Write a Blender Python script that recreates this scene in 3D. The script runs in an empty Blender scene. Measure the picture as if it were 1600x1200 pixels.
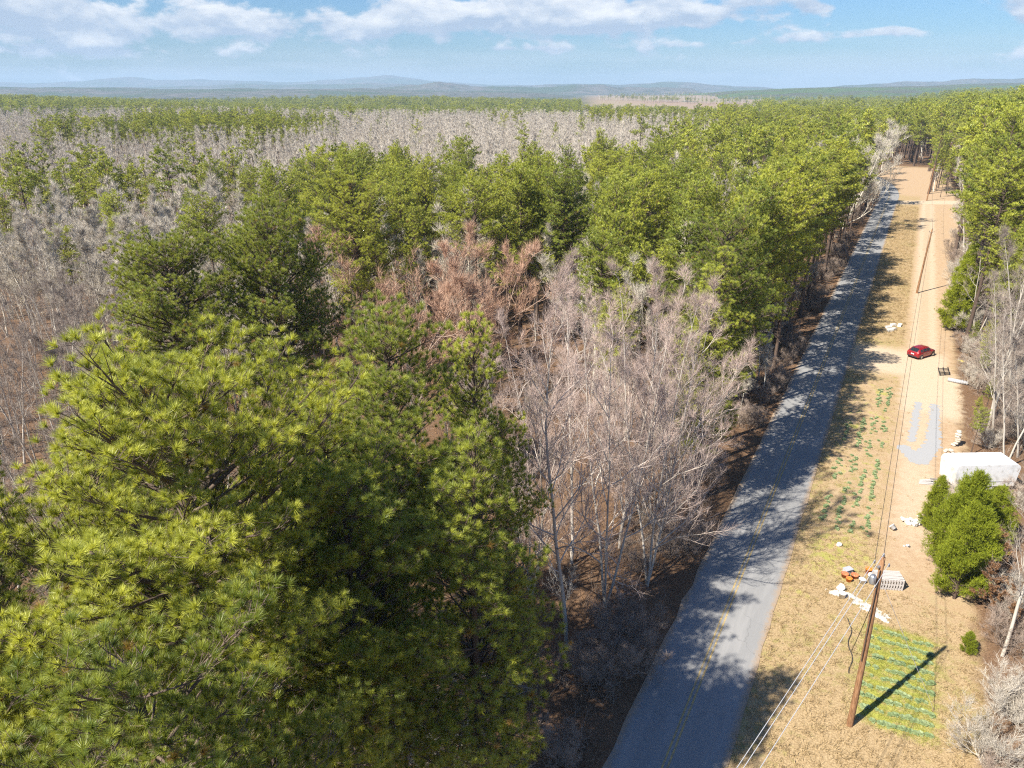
import bpy, math, random
import numpy as np
from mathutils import Vector, Matrix
R = math.radians
random.seed(7)
sc = bpy.context.scene
COL = sc.collection

# ------------------------------------------------------------------ camera, sky, sun, exposure
CAM_H = 34.0
PITCH = R(22.6)
cam = bpy.data.cameras.new('camera'); cam_ob = bpy.data.objects.new('camera', cam); COL.objects.link(cam_ob)
cam_ob.location = (0, 0, CAM_H); cam_ob.rotation_euler = (R(90) - PITCH, 0, 0)
cam.sensor_width = 36.0; cam.lens = 36.0 * 1110 / 1600
cam.clip_start = 0.5; cam.clip_end = 120000
sc.camera = cam_ob
SUN_EL = R(46)
SUN_DIR = Vector((-0.835 * math.cos(SUN_EL), -0.55 * math.cos(SUN_EL), math.sin(SUN_EL))).normalized()
SUN_AZ = math.atan2(SUN_DIR.x, SUN_DIR.y)
sc.view_settings.view_transform = 'Standard'; sc.view_settings.look = 'None'
sc.view_settings.gamma = 1.0; sc.view_settings.use_curve_mapping = False
sc.view_settings.exposure = 1.08
cy = sc.cycles
cy.max_bounces = 4; cy.diffuse_bounces = 2; cy.glossy_bounces = 2; cy.transmission_bounces = 3
cy.transparent_max_bounces = 6; cy.volume_bounces = 0
cy.caustics_reflective = False; cy.caustics_refractive = False
cy.use_denoising = False; cy.filter_width = 1.2; cy.sample_clamp_indirect = 3.0

world = bpy.data.worlds.new('World'); sc.world = world; world.use_nodes = True


class NT:
    """small node-expression helper"""
    def __init__(s, tree):
        s.t = tree; s.n = tree.nodes; s.l = tree.links

    def new(s, typ, **kw):
        n = s.n.new(typ)
        for k, v in kw.items():
            setattr(n, k, v)
        return n

    def put(s, sock, v):
        if isinstance(v, bpy.types.NodeSocket):
            s.l.new(v, sock)
        elif v is not None:
            if sock.type == 'RGBA' and len(v) == 3:
                v = (*v, 1)
            sock.default_value = v

    def m(s, op, a, b=None, c=None, clamp=False):
        n = s.new('ShaderNodeMath', operation=op, use_clamp=clamp)
        for i, v in enumerate((a, b, c)):
            s.put(n.inputs[i], v)
        return n.outputs[0]

    def vm(s, op, a, b=None):
        n = s.new('ShaderNodeVectorMath', operation=op)
        s.put(n.inputs[0], a); s.put(n.inputs[1], b)
        return n.outputs['Value'] if op in ('DOT_PRODUCT', 'LENGTH', 'DISTANCE') else n.outputs[0]

    def noise(s, vec, scale, detail=4, rough=.55, dist=0.0, col=False):
        n = s.new('ShaderNodeTexNoise'); s.put(n.inputs['Vector'], vec)
        n.inputs['Scale'].default_value = scale; n.inputs['Detail'].default_value = detail
        n.inputs['Roughness'].default_value = rough; n.inputs['Distortion'].default_value = dist
        return n.outputs['Color'] if col else n.outputs[0]

    def mix(s, f, a, b, blend='MIX'):
        n = s.new('ShaderNodeMix', data_type='RGBA', blend_type=blend)
        s.put(n.inputs[0], f); s.put(n.inputs[6], a); s.put(n.inputs[7], b)
        return n.outputs[2]

    def ss(s, v, lo, hi, a=0.0, b=1.0):
        n = s.new('ShaderNodeMapRange', interpolation_type='SMOOTHSTEP')
        s.put(n.inputs[0], v)
        for i, x in enumerate((lo, hi, a, b)):
            s.put(n.inputs[i + 1], x)
        return n.outputs[0]

    def xyz(s, v):
        n = s.new('ShaderNodeSeparateXYZ'); s.put(n.inputs[0], v); return n.outputs

    def comb(s, x, y, z):
        n = s.new('ShaderNodeCombineXYZ')
        for i, v in enumerate((x, y, z)):
            s.put(n.inputs[i], v)
        return n.outputs[0]

    def attr(s, name):
        n = s.new('ShaderNodeAttribute', attribute_name=name); return n.outputs['Fac']

    def rand(s):
        return s.new('ShaderNodeObjectInfo').outputs['Random']

    def pos(s):
        return s.new('ShaderNodeNewGeometry').outputs['Position']


# sky: Nishita air with broken cumulus whose bases are greyer than their tops
def build_sky():
    w = NT(world.node_tree); w.n.clear()
    sky = w.new('ShaderNodeTexSky', sky_type='NISHITA')
    sky.sun_disc = False; sky.sun_elevation = SUN_EL; sky.sun_rotation = SUN_AZ
    sky.air_density = 1.3; sky.dust_density = 0.6; sky.ozone_density = 2.0; sky.altitude = 300
    d = w.new('ShaderNodeTexCoord').outputs['Generated']
    x, y, z = w.xyz(d)
    # cloud-layer coordinates: horizontally long, vertically squeezed
    def cl(zoff):
        v = w.comb(x, y, w.m('MULTIPLY', w.m('ADD', z, zoff), 2.3))
        a = w.noise(v, 9.0, 9, .55, .15)
        return a
    n0 = cl(0.0); n1 = cl(0.009)
    # cumulus banks seen low over the woods: (x, z, half width, half height, weight)
    banks = [(.04, .088, .23, .021, .33), (-.52, .086, .05, .030, .33), (-.33, .066, .15, .018, .27), (-.63, .078, .035, .028, .27),
             (.20, .080, .10, .012, .16), (.57, .088, .05, .016, .28), (.42, .058, .06, .007, .22), (.27, .052, .07, .006, .16),
             (-.45, .040, .25, .008, .12), (.02, .046, .10, .007, .13), (.36, .088, .03, .008, .18)]
    front = w.ss(y, 0.3, 0.6)
    tot = None; wz = None
    wob = w.m('MULTIPLY', w.m('SUBTRACT', w.noise(d, 14, 3), .5), .05)
    for bx, bz, hw, hh, wt in banks:
        dx = w.m('DIVIDE', w.m('SUBTRACT', w.m('ADD', x, wob), bx), hw)
        dz = w.m('DIVIDE', w.m('SUBTRACT', w.m('ADD', z, w.m('MULTIPLY', wob, .3)), bz), hh)
        r2 = w.m('ADD', w.m('MULTIPLY', dx, dx), w.m('MULTIPLY', dz, dz))
        g = w.m('MULTIPLY', w.m('POWER', 2.718, w.m('MULTIPLY', r2, -1.0)), wt)
        gz = w.m('MULTIPLY', g, dz)
        tot = g if tot is None else w.m('ADD', tot, g); wz = gz if wz is None else w.m('ADD', wz, gz)
    hgt_ = w.m('MULTIPLY', w.m('DIVIDE', wz, w.m('ADD', tot, .02)), .55)
    tot = w.m('MULTIPLY', tot, front)
    tot = w.m('ADD', tot, w.m('MULTIPLY', w.m('SUBTRACT', 1.0, front), -.03))
    dens = w.m('ADD', n0, tot)
    cover = w.ss(dens, .57, .665)
    lit = w.m('ADD', .36, w.m('MULTIPLY', w.m('SUBTRACT', n0, n1), 4.5), clamp=True)
    lit = w.m('ADD', lit, hgt_, clamp=True)
    lit = w.m('ADD', lit, w.m('MULTIPLY', w.m('SUBTRACT', w.noise(d, 26, 4), .5), .5), clamp=True)
    ccol = w.mix(lit, (4.6, 5.6, 7.2), (9.8, 9.9, 10.1))
    air = w.mix(1.0, sky.outputs[0], (.52, .82, 1.28), 'MULTIPLY')
    base = w.mix(w.m('MULTIPLY', cover, .92), air, ccol)
    # thin bright veil of far cloud at the horizon
    veil = w.m('MULTIPLY', w.ss(z, .075, .005), w.ss(w.noise(w.comb(x, y, w.m('MULTIPLY', z, 9.0)), 4.0, 5), .34, .62))
    base = w.mix(w.m('MULTIPLY', veil, .45), base, (7.4, 8.1, 9.2))
    bg = w.new('ShaderNodeBackground'); w.put(bg.inputs[0], base); bg.inputs[1].default_value = 0.050
    out = w.new('ShaderNodeOutputWorld'); w.l.new(bg.outputs[0], out.inputs[0])


build_sky()
sun = bpy.data.lights.new('sun', 'SUN'); sun.energy = 5.0; sun.angle = R(0.55); sun.color = (1.0, .94, .84)
sun_ob = bpy.data.objects.new('sun', sun); COL.objects.link(sun_ob)
sun_ob.rotation_euler = SUN_DIR.to_track_quat('Z', 'Y').to_euler(); sun_ob.location = (-60, -40, 90)

# ------------------------------------------------------------------ frame of the road: s along it, t to its right
DX, DY = .479, .878
def W(s, t):
    return (s * DX + t * DY, s * DY - t * DX)
def ST(X, Y):
    return X * DX + Y * DY, X * DY - Y * DX
CP, SP = math.cos(PITCH), math.sin(PITCH)
def in_view(X, Y, Z0, Z1, pad=.06):
    """does a thing standing at X, Y between heights Z0 and Z1 fall inside the photograph's field of view?"""
    dd = Y * CP - (.5 * (Z0 + Z1) - CAM_H) * SP
    if dd < 1: return False
    if abs(X / dd) > .72 + pad + 4 / dd: return False
    for z in (Z0, .5 * (Z0 + Z1), Z1):
        d = Y * CP - (z - CAM_H) * SP; u = Y * SP + (z - CAM_H) * CP
        if d > 1 and -.56 - pad < u / d < .56 + pad: return True
    return False

# ------------------------------------------------------------------ tagging helpers
def tag(o, label=None, cat=None, group=None, kind=None):
    if label: o['label'] = label
    if cat: o['category'] = cat
    if group: o['group'] = group
    if kind: o['kind'] = kind
    return o
def empty(name, loc=(0, 0, 0), rz=0.0, sc_=1.0):
    o = bpy.data.objects.new(name, None); COL.objects.link(o)
    o.location = loc; o.rotation_euler = (0, 0, rz); o.scale = (sc_,) * 3 if np.isscalar(sc_) else sc_
    o.empty_display_size = .3
    return o
def link(name, me, mat=None, parent=None, loc=(0, 0, 0), rot=(0, 0, 0)):
    o = bpy.data.objects.new(name, me); COL.objects.link(o)
    if mat is not None and not me.materials: me.materials.append(mat)
    o.parent = parent; o.location = loc; o.rotation_euler = rot
    return o
def copy_tree(o, parent=None):
    c = o.copy(); COL.objects.link(c); c.parent = parent
    for ch in o.children: copy_tree(ch, c)
    return c

# ------------------------------------------------------------------ mesh helpers (numpy)
def mesh_np(name, V, T, tint=None, smooth=False):
    V = np.asarray(V, np.float32); T = np.asarray(T, np.int32)
    me = bpy.data.meshes.new(name); k = T.shape[1]
    me.vertices.add(len(V)); me.vertices.foreach_set('co', V.ravel())
    me.loops.add(T.size); me.loops.foreach_set('vertex_index', T.ravel())
    me.polygons.add(len(T)); me.polygons.foreach_set('loop_start', np.arange(0, T.size, k, dtype=np.int32))
    try: me.polygons.foreach_set('loop_total', np.full(len(T), k, np.int32))
    except Exception: pass
    if smooth: me.polygons.foreach_set('use_smooth', np.ones(len(T), bool))
    if tint is not None:
        a = me.attributes.new('tint', 'FLOAT', 'POINT'); a.data.foreach_set('value', np.asarray(tint, np.float32))
    me.update(calc_edges=True)
    return me
def nrm(v):
    return v / np.maximum(np.linalg.norm(v, axis=-1, keepdims=True), 1e-9)
def perp(T):
    ref = np.where(np.abs(T[..., 2:3]) > .9, np.array([1., 0, 0]), np.array([0, 0, 1.]))
    U = nrm(np.cross(T, ref)); return U, np.cross(T, U)
def tubes(P, Rr, k=4):
    N, m, _ = P.shape
    U, Vv = perp(nrm(P[:, -1] - P[:, 0]))
    a = np.arange(k) * 2 * np.pi / k
    ring = np.cos(a)[None, :, None] * U[:, None, :] + np.sin(a)[None, :, None] * Vv[:, None, :]
    V = P[:, :, None, :] + Rr[:, :, None, None] * ring[:, None, :, :]
    i = np.arange(N * m * k).reshape(N, m, k)
    A, B = i[:, :-1], i[:, 1:]; A2, B2 = np.roll(A, -1, 2), np.roll(B, -1, 2)
    Tt = np.concatenate([np.stack([A, A2, B2], -1).reshape(-1, 3), np.stack([A, B2, B], -1).reshape(-1, 3)])
    return V.reshape(-1, 3), Tt
def grow(rng, S, D, L, m, wob, up):
    N = len(S); P = np.zeros((N, m, 3)); P[:, 0] = S; d = D.copy()
    for j in range(1, m):
        d = nrm(d + rng.normal(0, wob, (N, 3)) + np.array([0, 0, up / (m - 1)]))
        P[:, j] = P[:, j - 1] + d * (L / (m - 1))[:, None]
    return P
def along(P, idx, tau):
    m = P.shape[1]; f = np.clip(tau, 0, .9999) * (m - 1); i = f.astype(int); w = (f - i)[:, None]
    a, b = P[idx, i], P[idx, i + 1]
    return a * (1 - w) + b * w, nrm(b - a)
class Bag:
    def __init__(s): s.V = []; s.T = []; s.C = []; s.n = 0
    def add(s, V, T, tint=0.0):
        s.V.append(V); s.T.append(T + s.n); s.n += len(V)
        s.C.append(np.broadcast_to(np.asarray(tint, np.float32), (len(V),)).copy())
    def mesh(s, name, smooth=False):
        return mesh_np(name, np.concatenate(s.V), np.concatenate(s.T), np.concatenate(s.C), smooth)
def blades(B, D, Wd, O=None):
    """one thin triangle from B along D (with length), width Wd; O turns the flat side outwards"""
    rng = np.random.default_rng(len(B))
    side = nrm(np.cross(D, rng.normal(0, 1, B.shape) if O is None else O)) * (Wd * .5)[:, None]
    V = np.stack([B - side, B + side, B + D], 1).reshape(-1, 3)
    return V, np.arange(len(V)).reshape(-1, 3)

# ------------------------------------------------------------------ materials
MATS = {}
def mat(name):
    m = bpy.data.materials.new(name); m.use_nodes = True; m.node_tree.nodes.clear(); MATS[name] = m
    return m, NT(m.node_tree)
def finish(n, shader, disp=None):
    o = n.new('ShaderNodeOutputMaterial'); n.l.new(shader, o.inputs[0])
def principled(n, col, rough=.6, spec=.3, metal=0.0, bump=None, bs=.3, bd=.02):
    b = n.new('ShaderNodeBsdfPrincipled'); n.put(b.inputs['Base Color'], col); n.put(b.inputs['Roughness'], rough)
    b.inputs['Specular IOR Level'].default_value = spec; b.inputs['Metallic'].default_value = metal
    if bump is not None:
        bp = n.new('ShaderNodeBump'); bp.inputs['Strength'].default_value = bs; bp.inputs['Distance'].default_value = bd
        n.put(bp.inputs['Height'], bump); n.l.new(bp.outputs[0], b.inputs['Normal'])
    return b.outputs[0]
def plain(name, col, rough=.6, spec=.3, metal=0.0, var=.15, scale=6.0):
    m, n = mat(name)
    f = n.noise(n.new('ShaderNodeTexCoord').outputs['Object'], scale, 5, .6)
    c = n.mix(f, tuple(x * (1 - var) for x in col), tuple(min(1, x * (1 + var)) for x in col))
    finish(n, principled(n, c, rough, spec, metal)); return m
def foliage(name, dark, light, tip=None, trans=.28, spec=.35, rough=.5):
    m, n = mat(name)
    t = n.attr('tint'); r = n.rand()
    f = n.m('ADD', n.m('MULTIPLY', t, .55), n.m('MULTIPLY', r, .55), clamp=True)
    c = n.mix(f, dark, light)
    if tip: c = n.mix(n.ss(t, .965, .985), c, tip)
    b = principled(n, c, rough, spec)
    tr = n.new('ShaderNodeBsdfTranslucent'); n.put(tr.inputs[0], n.mix(.5, c, (light[0] * 1.25, light[1] * 1.2, light[2] * .8)))
    mx = n.new('ShaderNodeMixShader'); mx.inputs[0].default_value = trans
    n.l.new(b, mx.inputs[1]); n.l.new(tr.outputs[0], mx.inputs[2])
    finish(n, mx.outputs[0]); return m
def twigmat(name, trunk, twig):
    m, n = mat(name)
    t = n.attr('tint'); r = n.rand()
    v = n.noise(n.new('ShaderNodeTexCoord').outputs['Object'], 3.0, 4, .6)
    c = n.mix(t, trunk, twig)
    k = n.m('ADD', .66, n.m('ADD', n.m('MULTIPLY', r, .3), n.m('MULTIPLY', v, .45)))
    c = n.mix(1.0, c, n.comb(k, k, k), 'MULTIPLY')
    finish(n, principled(n, c, .85, .12)); return m

NEEDLE = foliage('pine_needles', (.105, .16, .028), (.55, .57, .082), tip=(.30, .17, .05), trans=.28, spec=.5, rough=.42)
NEEDLE_Y = foliage('pine_needles_yellowish', (.14, .195, .030), (.59, .595, .082), tip=(.30, .17, .05), trans=.28, spec=.5, rough=.42)
CEDAR = foliage('cedar_sprays', (.15, .19, .014), (.36, .39, .032), trans=.22, spec=.15, rough=.7)
BROWNLEAF = foliage('dry_oak_leaves', (.15, .075, .035), (.36, .21, .11), trans=.25, spec=.15)
COLLARD = foliage('collard_leaves', (.175, .245, .10), (.34, .40, .20), trans=.2, spec=.4)
GRASSG = foliage('fresh_grass_blades', (.24, .265, .05), (.47, .46, .12), trans=.3, spec=.2)
GRASSD = foliage('dry_grass_blades', (.25, .18, .09), (.55, .42, .235), trans=.25, spec=.2)
LITTER = foliage('fallen_leaves', (.10, .058, .033), (.34, .21, .12), trans=.1, spec=.15)
PINEBARK = twigmat('pine_bark', (.105, .075, .058), (.17, .13, .10))
BARK = twigmat('grey_bark', (.58, .53, .435), (.53, .475, .385))
BARKW = twigmat('pale_bark', (.58, .53, .445), (.51, .455, .375))
BARKR = twigmat('maple_bark', (.46, .41, .35), (.43, .33, .28))
BARKO = twigmat('rusty_twig_bark', (.31, .235, .185), (.48, .305, .21))
BRUSH = twigmat('brush_stems', (.25, .20, .16), (.34, .265, .21))
DEADW = twigmat('dead_wood', (.36, .34, .31), (.40, .37, .34))

# ------------------------------------------------------------------ terrain
def hgt(X, Y):
    X = np.asarray(X, float); Y = np.asarray(Y, float); r = np.hypot(X, Y)
    a = np.clip((r - 350) / 900, 0, 1); a = a * a * (3 - 2 * a)
    h = a * (5 * np.sin(X / 310 + 1.2) * np.cos(Y / 420 + .4) + 4 * np.sin((X + Y) / 170) - 5)
    far = np.clip((r - 1800) / 5000, 0, 1)
    h += far * (14 * np.sin(X / 900 + .7) * np.sin(Y / 1300) - 2)
    s, t = ST(X, Y)
    h += np.clip((t - 16) / 60, 0, 1) * np.clip((s - 90) / 150, 0, 1) * 3.5
    return h
def H1(X, Y): return float(hgt(X, Y))

def build_ground():
    rr = np.concatenate([np.linspace(2, 60, 12), 60 * np.power(13000 / 60, np.linspace(0, 1, 96)[1:])])
    na = 240; aa = np.linspace(0, 2 * np.pi, na, endpoint=False)
    X = rr[:, None] * np.sin(aa); Y = rr[:, None] * np.cos(aa)
    V = np.stack([X, Y, hgt(X, Y)], -1).reshape(-1, 3)
    V = np.concatenate([V, [[0, 0, 0]]])
    i = np.arange(len(rr) * na).reshape(len(rr), na)
    A, B = i[:-1], i[1:]
    Q = np.stack([A, B, np.roll(B, -1, 1), np.roll(A, -1, 1)], -1).reshape(-1, 4)
    Tt = np.concatenate([Q[:, [0, 2, 1]], Q[:, [0, 3, 2]]])
    c = np.stack([i[0], np.roll(i[0], -1), np.full(na, len(V) - 1)], -1)
    me = mesh_np('ground', V, np.concatenate([Tt, c[:, [0, 1, 2]]]), smooth=True)
    m, n = mat('ground_soil')
    p = n.pos(); x, y, z = n.xyz(p)
    s = n.m('ADD', n.m('MULTIPLY', x, DX), n.m('MULTIPLY', y, DY))
    t = n.m('SUBTRACT', n.m('MULTIPLY', x, DY), n.m('MULTIPLY', y, DX))
    w1 = n.m('SUBTRACT', n.noise(p, .55, 5, .62), .5); w2 = n.m('SUBTRACT', n.noise(p, .13, 3), .5)
    fine = n.noise(p, 9.0, 6, .7); mid = n.noise(p, 1.6, 5, .6)
    spk = n.noise(p, 26.0, 3, .7)
    tt = n.m('ADD', t, n.m('MULTIPLY', w1, 2.6)); sw = n.m('ADD', s, n.m('MULTIPLY', w1, 5.0))
    def band(v, lo, hi, e):
        return n.m('MULTIPLY', n.ss(v, lo - e, lo + e), n.ss(v, hi + e, hi - e))
    # leaf litter
    lit = n.mix(n.ss(fine, .3, .72), (.085, .052, .032), (.27, .165, .095))
    lit = n.mix(n.ss(mid, .35, .75), lit, (.15, .092, .055))
    lit = n.mix(n.m('MULTIPLY', n.ss(spk, .6, .75), .5), lit, (.42, .27, .16))
    # dry grass of the verge
    dry = n.mix(n.ss(fine, .3, .7), (.24, .165, .085), (.49, .365, .205))
    dry = n.mix(n.m('MULTIPLY', n.ss(n.m('ADD', mid, n.m('MULTIPLY', w2, .8)), .5, .72), .55), dry, (.25, .235, .07))
    # orange soil
    soil = n.mix(n.ss(n.m('ADD', n.m('MULTIPLY', fine, .6), n.m('MULTIPLY', mid, .4)), .32, .68), (.33, .215, .125), (.48, .365, .24))
    # pale sand of wheel tracks
    sand = n.mix(n.ss(fine, .3, .7), (.40, .30, .195), (.58, .48, .36))
    green = n.mix(n.ss(fine, .3, .7), (.25, .265, .045), (.43, .42, .10))
    verge = n.m('MULTIPLY', n.ss(tt, -4.2, -3.2), n.ss(n.m('SUBTRACT', tt, n.ss(s, 130, 250, 0, 4.0)), 10.2, 8.6))
    verge = n.m('MULTIPLY', verge, n.ss(s, 400, 385)); verge = n.m('MAXIMUM', verge, n.m('MULTIPLY', n.m('MULTIPLY', n.ss(tt, -13, -11), n.ss(tt, 7, 5)), n.m('MULTIPLY', n.ss(s, 296, 302), n.ss(s, 400, 385))))
    col = n.mix(verge, lit, dry)
    soilm = n.m('MULTIPLY', verge, n.m('MAXIMUM', n.m('MULTIPLY', n.ss(tt, 2.6, 4.2), n.ss(sw, 44, 56)), n.ss(s, 278, 290)))
    soil2 = n.m('MULTIPLY', n.m('MULTIPLY', verge, n.ss(w1, -.1, .06)), n.m('MULTIPLY', band(sw, 56, 96, 3), n.ss(tt, -2.5, -1)))
    soilm = n.m('MAXIMUM', soilm, n.m('MULTIPLY', soil2, .8))
    col = n.mix(soilm, col, soil)
    # pale tracks: along the right of way, the turn-in by the car, the lane at the far end
    edge = n.m('MULTIPLY', n.m('SUBTRACT', n.noise(p, 1.1, 6, .7), .5), 2.6)
    tn = n.m('ADD', t, edge); sn = n.m('ADD', s, n.m('MULTIPLY', edge, 1.4))
    ruts = n.m('MAXIMUM', band(tn, 4.1, 5.2, .5), band(tn, 6.2, 7.4, .5))
    tr1 = n.m('MULTIPLY', n.m('MAXIMUM', n.m('MULTIPLY', ruts, .85), n.m('MULTIPLY', band(tn, 3.9, 7.5, .5), .45)), n.m('MULTIPLY', n.ss(sn, 92, 104), n.ss(s, 268, 262)))
    tr2 = n.m('MULTIPLY', band(sn, 98, 109, 2.0), band(tn, -3.2, 8.5, .8))
    tr3 = n.m('MULTIPLY', band(sn, 86, 101, 2.0), band(tn, 3.6, 9.6, .8))
    tr4 = n.m('MULTIPLY', n.m('MULTIPLY', band(sn, 58, 90, 4.0), band(tn, 4.0, 6.9, .7)), .62)
    tr5 = n.m('MULTIPLY', band(n.m('SUBTRACT', s, n.m('MULTIPLY', t, .55)), 262, 271, 1.5), band(t, -3.5, 15, 1.0))
    sm = n.m('MAXIMUM', n.m('MAXIMUM', tr1, tr2), n.m('MAXIMUM', tr3, n.m('MAXIMUM', tr4, tr5)))
    sm = n.m('MULTIPLY', sm, n.ss(mid, .2, .5, .55, 1.0))
    col = n.mix(sm, col, sand)
    gm = n.m('MULTIPLY', n.m('MULTIPLY', band(n.m('ADD', s, n.m('MULTIPLY', edge, .8)), 36.8, 46.0, .6), band(tn, 2.9, 6.8, .9)), n.m('MULTIPLY', n.ss(mid, .32, .52, .25, 1.0), n.ss(n.m('ADD', n.m('SINE', n.m('MULTIPLY', s, 6.756)), n.m('MULTIPLY', w1, 7.0)), -1.2, .6, .55, 1.0)))
    gm2 = n.m('MULTIPLY', n.m('MULTIPLY', band(sw, 46, 95, 4), band(tn, -2.4, 3.0, .6)), n.ss(w1, .04, .2))
    gm3 = n.m('MULTIPLY', n.m('MULTIPLY', band(sw, 50, 57, 2), band(tn, -1.5, 2.0, .6)), .6)
    col = n.mix(n.m('MAXIMUM', gm, n.m('MAXIMUM', n.m('MULTIPLY', gm2, .8), n.m('MULTIPLY', gm3, n.ss(mid, .4, .6)))), col, green)
    # far country: patchwork of woods and fields
    r = n.vm('LENGTH', n.comb(x, y, 0.0))
    pn = n.noise(p, .0042, 6, .6); pn2 = n.noise(p, .02, 5, .65)
    wood = n.mix(n.ss(pn2, .36, .62), (.050, .068, .028), (.185, .15, .125))
    wood = n.mix(n.ss(pn, .42, .56), wood, n.mix(n.ss(pn2, .4, .6), (.040, .062, .022), (.085, .100, .035)))
    az = n.m('DIVIDE', x, n.m('MAXIMUM', y, 1.0))
    azw = n.m('ADD', az, n.m('MULTIPLY', w2, .0)); fn = n.noise(p, .0016, 4, .6); fn2 = n.noise(p, .006, 3)
    fld = n.m('MULTIPLY', n.m('MULTIPLY', band(az, .10, .47, .02), band(n.m('ADD', r, n.m('MULTIPLY', n.m('SUBTRACT', fn, .5), 900.0)), 1250, 5200, 200)), n.ss(fn2, .33, .38))
    fcol = n.mix(n.ss(fn, .4, .6), (.31, .215, .15), (.30, .24, .15))
    wood = n.mix(n.m('MULTIPLY', fld, .9), wood, fcol)
    col = n.mix(n.ss(r, 650, 1000), col, wood)
    hb = n.m('ADD', n.m('MULTIPLY', fine, .6), n.m('MULTIPLY', spk, .5))
    finish(n, principled(n, col, .95, .05, bump=hb, bs=.55, bd=.06))
    tag(link('ground', me, m), kind='structure')


build_ground()

# road: straight, then bending away to the left beyond the far lane
ROAD_T0, ROAD_T1 = -8.9, -2.95
def road_c(s):
    """centre line point and right-hand normal at arc length s"""
    tc = .5 * (ROAD_T0 + ROAD_T1)
    if s <= 275:
        return np.array(W(s, tc)), np.array((DY, -DX))
    rad = 230.0; a = (s - 275) / rad
    c0 = np.array(W(275, tc)); d = np.array((DX, DY)); nn = np.array((DY, -DX))
    p = c0 + d * rad * math.sin(a) - nn * rad * (1 - math.cos(a))
    return p, nn * math.cos(a) + d * math.sin(a)
def strip(name, offs, s0, s1, ds, z, material, kind='structure', wob=0.0, seed=1):
    rng = np.random.default_rng(seed)
    V = []; ss_ = np.arange(s0, s1 + ds * .5, ds)
    for s in ss_:
        p, nn = road_c(s)
        for k, o in enumerate(offs):
            oo = o + (rng.normal(0, wob) if wob and k in (0, len(offs) - 1) else 0)
            q = p + nn * oo
            V.append((q[0], q[1], H1(q[0], q[1]) * 0 + max(0, H1(q[0], q[1])) * 0 + z + (H1(q[0], q[1]) if s > 275 else 0)))
    k = len(offs); i = np.arange(len(V)).reshape(-1, k)
    Q = np.stack([i[:-1, :-1], i[:-1, 1:], i[1:, 1:], i[1:, :-1]], -1).reshape(-1, 4)
    o = link(name, mesh_np(name, np.array(V), Q), material)
    return tag(o, kind=kind)
def build_road():
    m, n = mat('asphalt')
    p = n.pos(); x, y, z = n.xyz(p)
    t = n.m('SUBTRACT', n.m('MULTIPLY', x, DY), n.m('MULTIPLY', y, DX))
    s = n.m('ADD', n.m('MULTIPLY', x, DX), n.m('MULTIPLY', y, DY))
    f = n.noise(p, 30, 4, .7); g = n.noise(n.comb(n.m('MULTIPLY', s, .12), t, 0.0), 1.3, 5, .65)
    c = n.mix(n.ss(f, .3, .7), (.205, .203, .198), (.29, .287, .28))
    c = n.mix(n.m('MULTIPLY', n.ss(g, .42, .68), .35), c, (.36, .35, .335))
    ck = n.new('ShaderNodeTexVoronoi', feature='DISTANCE_TO_EDGE'); n.put(ck.inputs['Vector'], n.vm('ADD', p, n.vm('MULTIPLY', n.noise(p, 1.2, 3, col=True), (1.2, 1.2, 0)))); ck.inputs['Scale'].default_value = .22
    c = n.mix(n.m('MULTIPLY', n.ss(ck.outputs['Distance'], .006, .002), .28), c, (.07, .07, .07))
    # leaf and sand drift lying along the edges
    ed = n.m('MINIMUM', n.m('SUBTRACT', t, ROAD_T0), n.m('SUBTRACT', ROAD_T1, t))
    dr = n.m('MULTIPLY', n.ss(n.m('ADD', ed, n.m('MULTIPLY', n.noise(p, 2.2, 5, .7), -1.0)), .05, -.55), n.ss(s, 272, 268))
    c = n.mix(n.m('MULTIPLY', dr, .8), c, (.34, .235, .14))
    finish(n, principled(n, c, .82, .25, bump=f, bs=.25, bd=.01))
    strip('road', np.linspace(-2.975, 2.975, 5), -80, 420, 2.0, .035, m, wob=.05)
    m, n = mat('worn_yellow_paint')
    p = n.pos(); wv = n.noise(p, 3.5, 6, .75)
    c = n.mix(n.ss(wv, .38, .60), (.25, .215, .15), (.50, .36, .14))
    finish(n, principled(n, c, .7, .25))
    for o in (-.13, .13):
        strip('road_marking', (o - .055, o + .055), -80, 420, 2.0, .040, m)
build_road()

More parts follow.
